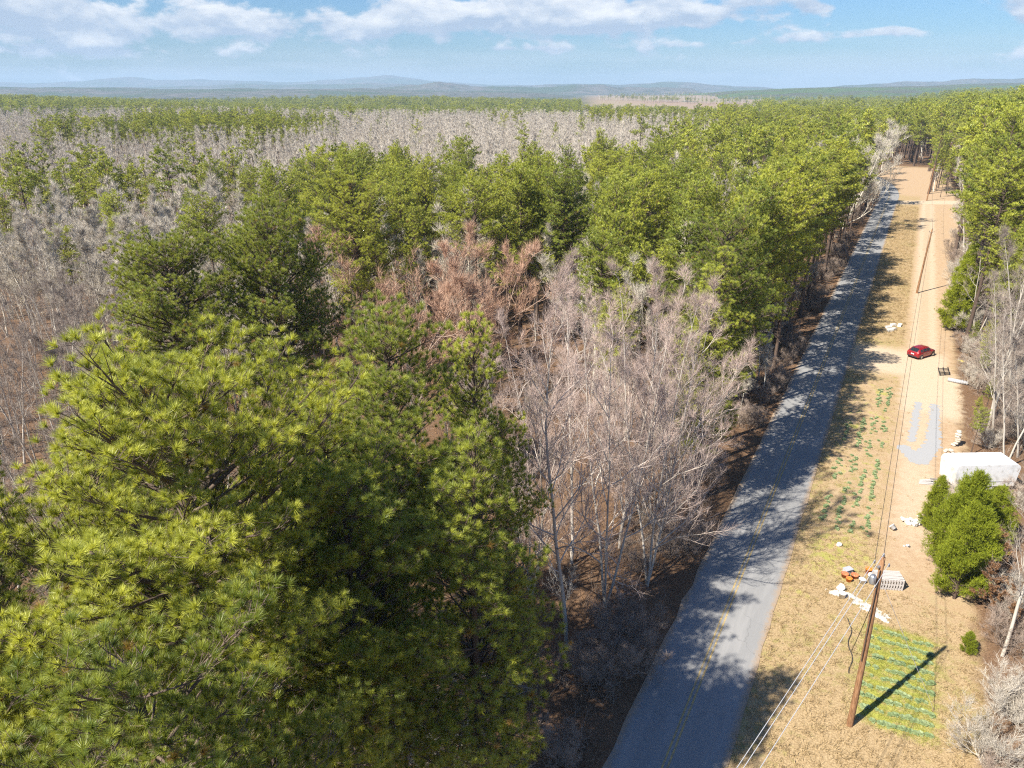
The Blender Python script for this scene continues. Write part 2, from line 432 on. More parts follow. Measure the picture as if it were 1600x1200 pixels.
# ------------------------------------------------------------------ distant hills
def hillmat(name, a, b, c, sc1):
    m, n = mat(name); p = n.pos()
    f = n.noise(p, sc1, 8, .68); g = n.noise(p, sc1 * .12, 4, .6)
    col = n.mix(n.ss(f, .35, .65), a, b); col = n.mix(n.ss(g, .45, .6), col, c)
    finish(n, principled(n, col, .95, .02, bump=f, bs=.6, bd=12.0)); return m
HILL = hillmat('wooded_hill', (.055, .062, .035), (.14, .12, .10), (.055, .075, .03), .012)
PLANT = hillmat('plantation_hill', (.050, .085, .022), (.10, .135, .035), (.085, .085, .05), .03)
def pxdir(px):
    """horizontal heading of a column of the photograph, as x over y"""
    return (px - 800) / 1110 / 1.0833
def ridge(name, dist, pts, depth, material, seed, rough=.10, k=1.0):
    """pts: (column, height above the plain in metres); the ridge is a real hill with front and back slopes"""
    rng = np.random.default_rng(seed)
    xs = np.array([p[0] for p in pts]); hs = np.array([p[1] for p in pts]) * k
    nx = 160; ny = 15
    px = np.linspace(xs[0], xs[-1], nx); hh = np.interp(px, xs, hs)
    ker = np.hanning(9); ker /= ker.sum(); hh = np.convolve(np.pad(hh, 4, 'edge'), ker, 'valid')
    for o in range(4):
        hh *= 1 + rough / (o + 1) * np.sin(np.arange(nx) * (.11 * 2.1 ** o) + rng.uniform(0, 6))
    hh *= np.clip(np.minimum(np.arange(nx), np.arange(nx)[::-1]) / 8, 0, 1)
    V = []
    for j in range(ny):
        q = -1 + 2 * j / (ny - 1); f = math.cos(q * math.pi / 2) ** 1.3
        Y = dist + q * depth
        jit = 1 + .10 * np.sin(np.arange(nx) * .5 + j * 1.3) * (1 - f)
        X = pxdir(px) * dist
        V.append(np.stack([X, np.full(nx, Y), hh * f * jit - 8 + 0 * X], -1))
    V = np.concatenate(V); i = np.arange(nx * ny).reshape(ny, nx)
    Q = np.stack([i[:-1, :-1], i[:-1, 1:], i[1:, 1:], i[1:, :-1]], -1).reshape(-1, 4)
    tag(link(name, mesh_np(name, V, Q, smooth=True), material), kind='structure')
ridge('mountain_range', 11300, [(-260, 250), (-60, 330), (0, 310), (60, 300), (150, 330), (200, 410), (250, 340), (330, 350), (400, 300), (470, 330), (520, 420), (575, 480), (620, 450), (680, 300), (760, 200), (900, 150), (1000, 130)], 1400, HILL, 3, k=11300 / 26000)
ridge('mountain_range', 8200, [(60, 60), (250, 90), (380, 170), (440, 150), (540, 170), (650, 130), (760, 110), (830, 140), (925, 190), (960, 130), (1040, 170), (1090, 160), (1150, 110), (1250, 90)], 900, HILL, 4, k=8200 / 15000)
ridge('hill', 5600, [(560, 40), (640, 80), (690, 105), (740, 90), (790, 70), (860, 60), (935, 110), (960, 70), (1030, 60), (1100, 50)], 600, HILL, 5, k=5600 / 7500)
ridge('hill', 6600, [(1240, 60), (1340, 90), (1430, 120), (1500, 165), (1560, 150), (1660, 140), (1800, 120)], 900, HILL, 6, k=6600 / 9000)
ridge('hill', 3600, [(1080, 10), (1180, 34), (1300, 44), (1420, 52), (1560, 60), (1700, 60), (1900, 50)], 1300, PLANT, 7, .05)
ridge('hill', 4600, [(-300, 40), (-100, 50), (60, 44), (200, 40), (330, 44), (480, 36), (640, 34), (800, 26), (900, 10)], 1200, HILL, 8, .12)

# ------------------------------------------------------------------ tree builders
def make_pine(name, seed, Ht, crown, rmax, lod, needle=NEEDLE, conic=0.0, lean=0.0, tall=None):
    """loblolly pine: straight trunk, whorled limbs, shoots that end in pompoms of needles. lod 0 near, 1 middle, 2 far"""
    rng = np.random.default_rng(seed)
    zb = Ht * (1 - crown)
    m = 12
    z = np.linspace(0, 1, m) * Ht * .985
    off = np.cumsum(rng.normal(0, .035, (m, 2)), 0) * np.linspace(0, 1, m)[:, None] + np.linspace(0, 1, m)[:, None] ** 1.5 * lean * np.array([1, .4])
    trunk = np.concatenate([off, z[:, None] - .15], 1)[None]
    rt = Ht * .0115 * (1 - np.linspace(0, 1, m) * .9) * (1 + .5 * np.exp(-z * 1.2)); rt[-1] = .012
    wood = Bag(); limbs = Bag()
    V, T = tubes(trunk, rt[None], 8 if lod == 0 else 5); wood.add(V, T, 0)
    # limbs
    step = {0: .40, 1: .5, 2: .85}[lod]
    lv = np.arange(zb, Ht * .975, step) ; per = {0: 5, 1: 5, 2: 4}[lod]
    zz = np.repeat(lv, per) + rng.uniform(-.3, .3, len(lv) * per); u = np.clip((zz - zb) / (Ht - zb), 0, 1)
    az = rng.uniform(0, 2 * np.pi, len(u))
    lob = 1 + .22 * np.sin(az * 2 + rng.uniform(0, 6)) + .15 * np.sin(az * 3 + u * 5 + rng.uniform(0, 6))
    prof = np.minimum(1, .6 + 1.3 * u) * np.power(np.clip(1 - u ** (2.6 - 1.2 * conic), 0, 1), .50 + .5 * conic)
    L = np.maximum(.45, rmax * prof * lob * rng.uniform(.62, 1.12, len(u)))
    el = R(4) + R(58 if conic >= .2 else 36) * u ** 1.3 + rng.normal(0, .12, len(u))
    keep = rng.random(len(u)) < np.where(u < .22, .45, .92)
    zz, u, az, L, el = zz[keep], u[keep], az[keep], L[keep], el[keep]
    S, _ = along(trunk, np.zeros(len(u), int), np.clip((zz + .15) / (Ht * .985), 0, .995))
    D = np.stack([np.cos(az) * np.cos(el), np.sin(az) * np.cos(el), np.sin(el)], -1)
    B = grow(rng, S, D, L, 5, .09, .34)
    rb = (.012 + .0135 * L)[:, None] * np.array([1, .8, .6, .4, .15])
    V, T = tubes(B, rb, 5 if lod == 0 else 3); limbs.add(V, T, .45)
    # dead snags under the crown
    if lod < 2:
        nd = 12
        zd = rng.uniform(zb * .45, zb * 1.02, nd); ad = rng.uniform(0, 6.28, nd)
        Sd, _ = along(trunk, np.zeros(nd, int), zd / (Ht * .985))
        Dd = np.stack([np.cos(ad), np.sin(ad), rng.uniform(-.25, .2, nd)], -1)
        Bd = grow(rng, Sd, nrm(Dd), rng.uniform(.5, 2.2, nd), 4, .15, -.1)
        V, T = tubes(Bd, np.array([.03, .024, .016, .004])[None] * np.ones((nd, 1)), 3); limbs.add(V, T, 1.0)
    # side shoots
    ns = {0: 4.2, 1: 3.6, 2: 2.6}[lod]
    cnt = np.maximum(2, (L * ns).astype(int)); idx = np.repeat(np.arange(len(L)), cnt)
    tau = rng.uniform(.28, 1.0, len(idx)); tau[np.cumsum(cnt) - 1] = .995
    p, d = along(B, idx, tau)
    side = nrm(np.cross(d, [0, 0, 1.])) * np.where(rng.random(len(idx)) < .5, -1, 1)[:, None]
    ang = rng.uniform(.35, 1.0, len(idx))[:, None]
    d2 = nrm(d * np.cos(ang) + side * np.sin(ang) + np.array([0, 0, .28]) + rng.normal(0, .15, d.shape))
    L2 = np.clip(L[idx] * .34 * (1.25 - tau) + .25, .25, 1.6) * rng.uniform(.7, 1.2, len(idx))
    C = grow(rng, p, d2, L2, 3, .1, .3)
    r2 = (.009 + .006 * L2)[:, None] * np.array([1, .7, .35])
    V, T = tubes(C, r2, 3); limbs.add(V, T, .6)
    # needle pompoms
    nt = {0: 5.0, 1: 4.2, 2: 2.3}[lod]
    cnt = np.maximum({0: 2, 1: 2, 2: 1}[lod], np.round(L2 * nt + .6).astype(int)); idx = np.repeat(np.arange(len(L2)), cnt)
    tau = rng.uniform(.3, 1.0, len(idx)); tau[np.cumsum(cnt) - 1] = .995
    p, d = along(C, idx, tau)
    lat = rng.normal(0, 1, p.shape); lat[:, 2] = np.abs(lat[:, 2]) * .8 - .1
    q = p + nrm(lat) * rng.uniform(.12, .45, len(p))[:, None] * np.where(tau > .99, .15, 1)[:, None]
    cell = {0: .37, 1: .36, 2: .48}[lod]
    key = np.floor(q / cell + rng.uniform(0, 1, 3)).astype(np.int64); key = key[:, 0] * 1000003 + key[:, 1] * 1009 + key[:, 2]
    _, un = np.unique(key, return_index=True); p, d, q, tau = p[un], d[un], q[un], tau[un]
    ax = nrm(nrm(q - p + 1e-6) * .5 + d * .55 + np.array([0, 0, .55]) + rng.normal(0, .22, p.shape))
    if lod == 0:
        V, T = tubes(np.stack([p, .5 * (p + q) + [0, 0, -.02], q], 1), np.ones((len(p), 3)) * np.array([.008, .007, .005]), 3); limbs.add(V, T, .7)
    kk, ln, wd, bk = {0: (112, .245, .0098, .075), 1: (24, .30, .042, .08), 2: (12, .52, .13, .14)}[lod]
    N = len(q)
    ax_ = np.repeat(ax, kk, 0); q_ = np.repeat(q, kk, 0)
    U, Vv = perp(ax_); ph = rng.uniform(0, 6.283, N * kk); th = np.where(rng.random(N * kk) < .3, rng.uniform(.05, .5, N * kk), rng.uniform(.5, 1.2, N * kk))
    dirn = ax_ * np.cos(th)[:, None] + (U * np.cos(ph)[:, None] + Vv * np.sin(ph)[:, None]) * np.sin(th)[:, None]
    size = np.repeat(rng.uniform(.8, 1.2, N), kk)
    base = q_ - ax_ * (rng.uniform(-.2, 1, N * kk) * bk)[:, None]
    out = q - np.array([trunk[0, :, 0].mean(), trunk[0, :, 1].mean(), zb + .35 * (Ht - zb)]); out[:, 2] *= .8
    O = np.repeat(nrm(ax * .55 + nrm(out) * .75 + [0, 0, .2]), kk, 0) + dirn * 0 + rng.normal(0, .33, (N * kk, 3)) + (dirn - ax_ * np.cos(th)[:, None]) * .55
    Vn, Tn = blades(base, dirn * (ln * size * rng.uniform(.75, 1.15, N * kk))[:, None], wd * size, O)
    tint = rng.uniform(0, .95, N); tint[rng.random(N) < (.012 if lod == 0 else .004)] = 1.0
    # dying inner tufts are rarer high in the crown; colour differences belong to the shoots themselves
    kz = Ht / np.percentile(q[:, 2], 99.8); Vn[:, 2] *= kz
    for bg_ in (wood, limbs):
        for v_ in bg_.V: v_[:, 2] *= kz
    q = q * [1, 1, kz]
    crown_me = mesh_np(name + '_needles', Vn, Tn, np.repeat(np.repeat(tint, kk), 3))
    crown_me.materials.append(needle)
    if lod == 0:
        # a few cones at the shoot bases
        pick = rng.choice(N, 60, False); cb = Bag()
        for i_ in pick:
            c0 = q[i_] - ax[i_] * .12; o = nrm(rng.normal(0, 1, 3)) * .05; e = nrm(rng.normal(0, 1, 3) - [0, 0, .4]) * .055
            V, T = tubes((np.array([c0 + o - e, c0 + o - e * .5, c0 + o + e * .4, c0 + o + e]))[None], np.array([[.012, .032, .026, .004]]), 5); cb.add(V, T, 0)
        wm = wood.mesh(name + '_trunk', True); wm.materials.append(PINEBARK)
        lm = limbs.mesh(name + '_limbs', True); lm.materials.append(PINEBARK)
        cm = cb.mesh(name + '_cones', True); cm.materials.append(PINEBARK)
        return [('trunk', wm), ('limbs', lm), ('crown', crown_me), ('cones', cm)]
    wood.add(np.concatenate(limbs.V), np.concatenate(limbs.T), np.concatenate(limbs.C))
    wm = wood.mesh(name + '_trunk', True); wm.materials.append(PINEBARK)
    return [('trunk', wm), ('crown', crown_me)]

def make_bare(name, seed, Ht, n=(26, 6, 5, 4), spread=.34, ang=(60, 28), first=.28, stems=1, splay=.18, bark=BARK, r0=None,
              up=.35, tw=.016, twl=.7, leaves=0, lod=0):
    """leafless tree: stems, limbs, branches, branchlets and a haze of twigs"""
    rng = np.random.default_rng(seed)
    r0 = r0 or Ht * .0095
    a0 = rng.uniform(0, 6.28) + np.arange(stems) * 6.28 / max(1, stems)
    D0 = nrm(np.stack([np.cos(a0) * splay, np.sin(a0) * splay, np.ones(stems)], -1) if stems > 1 else np.array([[rng.normal(0, .04), rng.normal(0, .04), 1.]]))
    H0 = Ht * rng.uniform(.84, 1.0, stems); H0[0] = Ht
    P0 = grow(rng, np.tile([0, 0, -.15], (stems, 1)).astype(float), D0, H0 * .97, 13, .045, .12)
    prof = (1 - np.linspace(0, 1, 13)) ** .85 * .97 + .03
    wood = Bag(); V, T = tubes(P0, r0 * (H0 / Ht)[:, None] * prof[None] / (1 if stems == 1 else 1.3), 7 if lod == 0 else 5); wood.add(V, T, 0)
    cr = Bag(); Pp = P0; Lp = H0; lo = first
    rad = r0 * .55
    for lev, k in enumerate(n):
        last = lev == len(n) - 1
        N = len(Pp); cnt = np.full(N, k); idx = np.repeat(np.arange(N), cnt)
        tau = lo + (1 - lo) * (np.tile(np.arange(k), N) + rng.uniform(0, 1, N * k)) / k
        if lev: tau = np.where(np.tile(np.arange(k), N) == k - 1, .99, tau)
        p, d = along(Pp, idx, np.clip(tau, 0, .995))
        U, Vv = perp(d); ph = rng.uniform(0, 6.283, len(p)) if lev == 0 else rng.uniform(0, 6.283, len(p))
        if lev == 0: ph = np.arange(len(p)) * 2.4 + rng.uniform(-.5, .5, len(p))
        aa = R(ang[0]) * (1 - tau) + R(ang[1]) * tau if lev == 0 else rng.uniform(.35, .95, len(p))
        d2 = nrm(d * np.cos(aa)[:, None] + (U * np.cos(ph)[:, None] + Vv * np.sin(ph)[:, None]) * np.sin(aa)[:, None] + [0, 0, .12])
        if lev == 0:
            L = Ht * spread * np.power(np.clip(1.06 - tau, .05, 1), .7) * rng.uniform(.65, 1.12, len(p))
        elif last:
            L = twl * rng.uniform(.5, 1.25, len(p))
        else:
            L = np.clip(Lp[idx] * (.62 - .36 * tau) * rng.uniform(.7, 1.2, len(p)), .3, None)
        if last:
            V, T = blades(p, (d2 + [0, 0, .12]) * L[:, None], np.full(len(p), tw)); cr.add(V, T, 1.0)
        else:
            mm = (6, 4, 3)[min(lev, 2)]
            Pn = grow(rng, p, d2, L, mm, (.13, .15, .16)[min(lev, 2)], up)
            rr_ = np.clip((.007 + .0095 * L) if lev == 0 else (.005 + .0095 * L), tw * .5, None)[:, None] * np.linspace(1, .3, mm)[None]
            V, T = tubes(Pn, rr_, 4 if lev == 0 and lod == 0 else 3); cr.add(V, T, (.15, .5, .8)[min(lev, 2)])
            Pp, Lp, lo = Pn, L, .22
    wm = wood.mesh(name + '_trunk', True); wm.materials.append(bark)
    cm = cr.mesh(name + '_crown'); cm.materials.append(bark)
    parts = [('trunk', wm), ('crown', cm)]
    if leaves:
        idx = rng.integers(0, len(Pp), leaves); p, d = along(Pp, idx, rng.uniform(.2, 1, leaves))
        V, T = blades(p, nrm(rng.normal(0, 1, p.shape)) * .17, np.full(leaves, .13))
        me = mesh_np(name + '_leaves', V, T, np.repeat(rng.uniform(0, .9, leaves), 3)); me.materials.append(BROWNLEAF); parts.append(('leaves', me))
    return parts

def make_cedar(name, seed, Ht, rmax, nspray=5200, needle=CEDAR):
    """eastern red cedar: dense cone of upswept feathery sprays, lobed outline"""
    rng = np.random.default_rng(seed)
    m = 8; z = np.linspace(-.1, Ht * .95, m)
    wood = Bag(); V, T = tubes(np.stack([z * 0, z * 0, z], -1)[None], (Ht * .018 * (1 - np.linspace(0, .95, m)))[None], 6); wood.add(V, T, 0)
    nl = 130; u = rng.uniform(.03, .98, nl) ** 1.15; az = rng.uniform(0, 6.283, nl)
    prof = np.power(np.clip(1 - u, 0, 1), .62) * np.minimum(1, .6 + 2.4 * u)
    L = rmax * prof * rng.uniform(.7, 1.12, nl) + .15
    el = rng.uniform(.15, .55, nl) + u * .5
    S = np.stack([0 * u, 0 * u, u * Ht * .94], -1)
    D = np.stack([np.cos(az) * np.cos(el), np.sin(az) * np.cos(el), np.sin(el)], -1)
    B = grow(rng, S, D, L, 4, .06, .3)
    V, T = tubes(B, (.008 + .012 * L)[:, None] * np.array([1, .7, .45, .15]), 3); wood.add(V, T, .3)
    pw = L ** 1.3; idx = rng.choice(nl, nspray, p=pw / pw.sum())
    tau = np.sqrt(rng.uniform(.12, 1, nspray)); p, d = along(B, idx, tau)
    lat = rng.normal(0, 1, p.shape); q = p + nrm(lat) * (rng.uniform(0, .34, nspray) * np.sqrt(L[idx]))[:, None]
    tint = rng.uniform(0, .9, nspray)
    kk = 9
    ax = nrm(d + [0, 0, .5] + rng.normal(0, .35, p.shape)); ax_ = np.repeat(ax, kk, 0)
    dr = nrm(ax_ + rng.normal(0, .5, ax_.shape))
    V, T = blades(np.repeat(q, kk, 0) + rng.normal(0, .05, ax_.shape), dr * rng.uniform(.12, .26, len(ax_))[:, None], np.full(len(ax_), .034))
    cm = mesh_np(name + '_crown', V, T, np.repeat(np.repeat(tint, kk), 3)); cm.materials.append(needle)
    wm = wood.mesh(name + '_trunk', True); wm.materials.append(PINEBARK)
    return [('trunk', wm), ('crown', cm)]

def plant(name, parts, x, y, rz=0.0, s=1.0, z=None, label=None, cat=None, group=None):
    r = empty(name, (x, y, H1(x, y) if z is None else z), rz, s)
    for pn, me in parts:
        c = link(pn, me, None, r)
        if pn in ('cones', 'leaves'): c['kind'] = 'stuff'
    return tag(r, label, cat, group)

# ------------------------------------------------------------------ prototypes
pr = random.Random(3)
NEAR = [make_pine('near_pine', 11, 27, .60, 5.6, 0, NEEDLE_Y, conic=-.35), make_pine('near_pine', 12, 25, .68, 4.3, 0), make_pine('near_pine', 13, 24.5, .78, 3.7, 0, conic=.4)]
MID = [make_pine('mid_pine', 20 + i, 24, c, r_, 1, nd, co) for i, (c, r_, nd, co) in enumerate([(.50, 3.6, NEEDLE, 0), (.62, 3.2, NEEDLE_Y, .5), (.42, 4.1, NEEDLE_Y, 0), (.55, 3.0, NEEDLE, .3), (.66, 3.5, NEEDLE_Y, .25)])]
FAR = [make_pine('far_pine', 30 + i, 23, c, r_, 2, nd, co) for i, (c, r_, nd, co) in enumerate([(.5, 3.7, NEEDLE, 0), (.6, 3.3, NEEDLE_Y, .4), (.45, 4.2, NEEDLE_Y, 0)])]
MAPLE = [make_bare('near_maple', 41, 25.5, (30, 7, 6, 7), .25, (60, 24), .2, 1, bark=BARKR, tw=.011, twl=.6, r0=.15),
         make_bare('near_maple', 42, 23.5, (16, 7, 6, 7), .27, (60, 26), .15, 3, .15, bark=BARKR, tw=.011, twl=.6, r0=.125),
         make_bare('near_maple', 43, 21.5, (12, 7, 6, 7), .30, (60, 30), .12, 5, .24, bark=BARKR, tw=.011, twl=.6, r0=.11)]
BMID = [make_bare('bare', 50 + i, 21, n_, sp, an, fi, st, .2, bk, tw=.03, twl=.9, lod=1) for i, (n_, sp, an, fi, st, bk) in enumerate(
    [((22, 6, 6, 5), .26, (48, 22), .25, 1, BARK), ((13, 6, 6, 5), .28, (50, 26), .25, 2, BARK), ((24, 6, 6, 5), .22, (40, 20), .3, 1, BARKW), ((9, 6, 6, 5), .30, (52, 28), .2, 3, BARK)])]
BFAR = [make_bare('bare_far', 60 + i, 20, n_, sp, an, fi, st, .2, bk, tw=.05, twl=1.1, lod=2, r0=.22) for i, (n_, sp, an, fi, st, bk) in enumerate(
    [((18, 6, 7), .20, (38, 16), .25, 1, BARK), ((10, 6, 7), .20, (40, 18), .25, 2, BARKW), ((18, 6, 7), .18, (34, 15), .3, 1, BARKW)])]
RUST = [make_bare('rusty', 70, 17.5, (12, 8, 8, 7), .52, (70, 34), .10, 3, .5, BARKO, up=.5, tw=.022, twl=.8),
        make_bare('rusty', 71, 16, (13, 8, 8, 7), .50, (66, 34), .10, 2, .4, BARKO, up=.5, tw=.022, twl=.8)]
BARKE = twigmat('edge_bark', (.44, .40, .34), (.31, .255, .21))
EDGEB = [make_bare('edge_bare', 55 + i, 21, n_, .25, (52, 24), .25, st, .16, BARKE, tw=.018, twl=.7, r0=.15) for i, (n_, st) in enumerate([((20, 6, 6, 5), 1), ((11, 6, 6, 5), 2), ((20, 6, 5, 5), 1)])]
BIGBARE = make_bare('big_bare', 72, 27, (11, 8, 7, 6), .46, (56, 24), .06, 4, .34, BARK, up=.7, tw=.045, twl=1.2)
SAP = [make_bare('sapling', 80 + i, 6, (12, 5, 4), .33, (55, 30), .25, st, .25, bk, r0=.03, tw=.010, twl=.4) for i, (st, bk) in enumerate([(1, BRUSH), (3, BARKW), (4, DEADW)])]
BUSH = [make_bare('bush', 85 + i, 4, (9, 6, 5, 3), .55, (60, 30), .05, 6, .6, bk, r0=.03, tw=.013, twl=.4) for i, bk in enumerate([BRUSH, BARKW])]
BROWNOAK = make_bare('oak_sapling', 90, 5, (14, 6, 5), .42, (65, 35), .12, 2, .3, BRUSH, r0=.04, tw=.012, leaves=5200)
CED = [make_cedar('cedar', 95, 7.2, 2.9, 7500), make_cedar('cedar', 96, 8.5, 2.3, 5200)]

# ------------------------------------------------------------------ foreground trees, one by one
P_ = 'pine tree'
plant('pine_tree', NEAR[0], -9.4, 17.3, 0.4, 1.05, label='tallest broad-crowned pine with big needle tufts, shading the darker pines beside it', cat=P_)
plant('pine_tree', NEAR[1], -7.6, 11.2, 2.1, .97, label='yellow-green pine with forked grey limbs standing in front of the tallest broad pine', cat=P_)
plant('pine_tree', NEAR[1], -16.5, 15.0, 4.4, 1.0, label='pine with long pale limbs beside the tallest broad pine, away from the road', cat=P_)
plant('pine_tree', NEAR[1], -5.5, 20.2, 2.6, (1.05, 1.05, .93), label='dark shaded pine in the shadow of the tallest broad pine', cat=P_)
plant('pine_tree', NEAR[2], -1.5, 21.8, 5.6, (1.1, 1.1, .955), label='slim dense pine nearest the paved road in front of the maple clump', cat=P_)
plant('pine_tree', NEAR[1], -5.4, 28.6, 3.3, (1.0, 1.0, 1.03), label='full-crowned pine lit above and shaded below, between tallest pine and maples', cat=P_)
plant('pine_tree', NEAR[2], -1.9, 33.5, 5.0, .97, label='bright green pine touching the pale pink maples', cat=P_)
plant('pine_tree', NEAR[1], -10.0, 34.5, 0.2, .76, label='small dark-topped pine behind the tallest broad pine', cat=P_)
plant('pine_tree', NEAR[2], -14.5, 40.5, 2.2, .80, label='short shaded pine in front of the rusty-twigged trees', cat=P_)
plant('pine_tree', NEAR[0], -23.6, 47.6, 1.7, (1.0, 1.0, .95), label='wide dome-shaped pine rising out of low bare trees', cat=P_)
plant('pine_tree', NEAR[0], -17.0, 50.0, 3.9, (.9, .9, 1.01), label='wide dark pine with a leaning pale limb, next to the dome-shaped pine', cat=P_)
plant('pine_tree', NEAR[0], -17.6, 80.0, 5.2, .97, label='open flat-limbed pine showing its trunk behind the rusty-twigged trees', cat=P_)
for i, (x, y, k, s, a) in enumerate([(3.6, 36.6, 0, 1.0, .3), (6.6, 40.5, 1, 1.04, 1.9), (10.0, 42.8, 1, 1.03, 4.0), (11.4, 47.0, 2, 1.0, .8), (8.6, 47.5, 0, .92, 2.6), (4.6, 45.5, 0, .95, 5.1), (9.6, 51.5, 2, .95, 3.0), (1.4, 41.5, 2, .98, 3.9)]):
    plant('maple_tree', MAPLE[k], x, y, a, s, label='leafless pale maple with pinkish twigs in the clump beside the road' if i else 'leafless maple with a single tall straight trunk, at the shaded corner of the maple clump', cat='bare tree', group='bare maples beside the road')
plant('rusty_tree', RUST[0], -11.0, 74.0, .5, (1.4, 1.4, 1.2), label='wide leafless tree with rust-orange twigs, larger of the two', cat='bare tree')
plant('rusty_tree', RUST[1], -3.0, 77.0, 2.5, (1.3, 1.3, 1.2), label='leafless tree with rust-orange twigs touching the pink maples, smaller of the two', cat='bare tree')
bx, by = W(206, -13.6)
plant('bare_tree', BIGBARE, bx, by, 1.0, (1.2, 1.2, .98), label='huge fan-shaped bare grey tree where the road vanishes', cat='bare tree')

# ------------------------------------------------------------------ the wood: candidates from the ground plan
rs = np.random.default_rng(99)
manual = np.array([(-10.2, 17.2), (-7.6, 11.2), (-14.5, 13), (-2.9, 20), (-5.8, 29), (-.9, 33.5), (-9.6, 36.5), (-14.5, 40.5), (-4, 25), (-25, 47), (-17.8, 49.5), (-17.6, 80), (-9.8, 74), (-1.5, 78), (bx, by)])
manr = np.array([4, 4, 4, 4, 4, 4, 3, 4, 3, 6, 6, 6, 8, 7, 10.])
def kind_at(X, Y):
    """returns (probability of a tree, share of pines, pine height, bare height, zone)"""
    s, t = ST(X, Y); r = math.hypot(X, Y)
    nz = math.sin(X * .045 + 1.3) * math.cos(Y * .05 + .2) + .6 * math.sin((X + Y) * .021)
    if t > 9:
        edge = 10.4 if s < 112 else 10.0 + max(0, min(1, (s - 170) / 90)) * 4.5
        if 55 < s < 76 and t < 16: return None
        if t < edge: return None
        if s < 112: return (.5, .10 if t < 20 else .5, 23, 17, 'right')
        return (1.0, .84, 28.5, 20, 'right')
    if 286 < s and t > -13:
        return None if (t < 5.5 and s < 392) else (1.0, .9, 25, 18, 'end')
    if t > -10.6: return None
    if s < 50 or r < 52:
        return (.95, 0.0, 20, 15, 'near') if t < -34 else None
    if t > -17 and s < 280: return ((.95, .80, 24, 12, 'edge') if s > 150 else (.5, .1, 22, 11, 'edge'))
    if t > -58 - .16 * max(0, s - 100) and s > 60: return (1.0, .68 if nz > -.3 else .35, 22.5, 19, 'belt')
    if X > -34 and 92 < Y < 175: return (1.0, .66 if nz > -.3 else .25, 22.5, 18.5, 'middle')
    if Y < 100: return (1.0, .04, 20, 19, 'grey')
    if Y < 120: return (1.0, .03, 20, 18.5, 'grey')
    if Y < 185: return (1.0, .42 if nz > .05 else .06, 21, 18, 'strip')
    if Y < 520 or (r < 860 and X < .10 * Y):
        if -215 < X < -105 and 330 < Y < 480: return (1.0, .86, 21, 17, 'far')
        return (1.0, .02 + (.55 if X > .28 * Y else .0), 21, 18.5, 'far')
    az = X / Y
    if az > .09 and r > 830: return None
    return (1.0, (.82 if nz > -.9 else .3) if az < .02 or r > 700 else .6, 21, 18, 'far')
pines, bares = [], []
def scatter(r0, r1, cell, seed):
    g = np.random.default_rng(seed)
    xs = np.arange(-r1 * .82, r1 * .82, cell); ys = np.arange(max(5, r0 * .6), r1, cell)
    gx, gy = np.meshgrid(xs, ys); gx = gx + g.uniform(-.42, .42, gx.shape) * cell; gy = gy + g.uniform(-.42, .42, gx.shape) * cell
    for X, Y in zip(gx.ravel(), gy.ravel()):
        r = math.hypot(X, Y)
        if not (r0 <= r < r1): continue
        if abs(X) > .80 * Y + 14: continue
        k = kind_at(X, Y)
        if k is None or g.random() > k[0]: continue
        if r < 250 and np.any(np.hypot(manual[:, 0] - X, manual[:, 1] - Y) < manr): continue
        if -2 < X < 18 and 33 < Y < 54 : continue
        if -24 < X < 9 and 50 < Y < 92: continue
        pine = g.random() < k[1]; z = H1(X, Y)
        hh = (k[2] if pine else k[3]) * (g.uniform(.72, 1.12) if g.random() < .8 else g.uniform(.55, 1.2))
        if not in_view(X, Y, z, z + hh): continue
        (pines if pine else bares).append((r, X, Y, z, hh, k[4], g.uniform(0, 6.283)))
scatter(20, 120, 4.1, 1); scatter(120, 260, 5.3, 2); scatter(260, 620, 6.4, 3); scatter(620, 1700, 12.0, 4)
for s_, t_, h_, p_ in ((110, 12.6, 19, 1), (114, 14.5, 21, 1), (117, 11.9, 17, 0), (119, 12.8, 20, 1), (125, 12.4, 22, 1), (129, 14.5, 24, 1), (133, 12.2, 21, 1), (138, 13.8, 25, 1), (142, 11.8, 20, 1), (146, 13.4, 24, 1), (149, 11.4, 16, 0), (152, 12.6, 24, 1), (157, 11.6, 21, 1), (160, 13.8, 27, 1), (166, 12.2, 24, 1), (171, 13.6, 27, 1), (178, 12.6, 22, 0), (183, 13.6, 27, 1), (105, 13.4, 19, 1), (190, 13.4, 26, 1), (100, 14.5, 20, 1)):
    x, y = W(s_, t_); (pines if p_ else bares).append((math.hypot(x, y), x, y, H1(x, y), h_, 'right', s_ * 1.7 % 6.28))
ge = np.random.default_rng(41)
for s_ in np.arange(55, 152, 4.6):
    x, y = W(s_ + ge.uniform(-1, 1), -12.2 + ge.uniform(-1.2, .8)); pines.append((math.hypot(x, y), x, y, 0.0, ge.uniform(22.5, 27), 'edge', ge.uniform(0, 6.28)))
# filler on the slope behind the tallest pine: shaded, closely spaced
for x, y, h_ in ((-14.0, 23.0, 20.5), (-19.5, 29.0, 19.5), (-11.0, 29.5, 18.5), (-22.0, 36.0, 20), (-29, 33, 19), (-21.0, 21.0, 23.0), (-7.4, 24.8, 23.0)):
    pines.append((math.hypot(x, y), x, y, 0.0, h_, 'fore', x * 2.1 % 6.28))
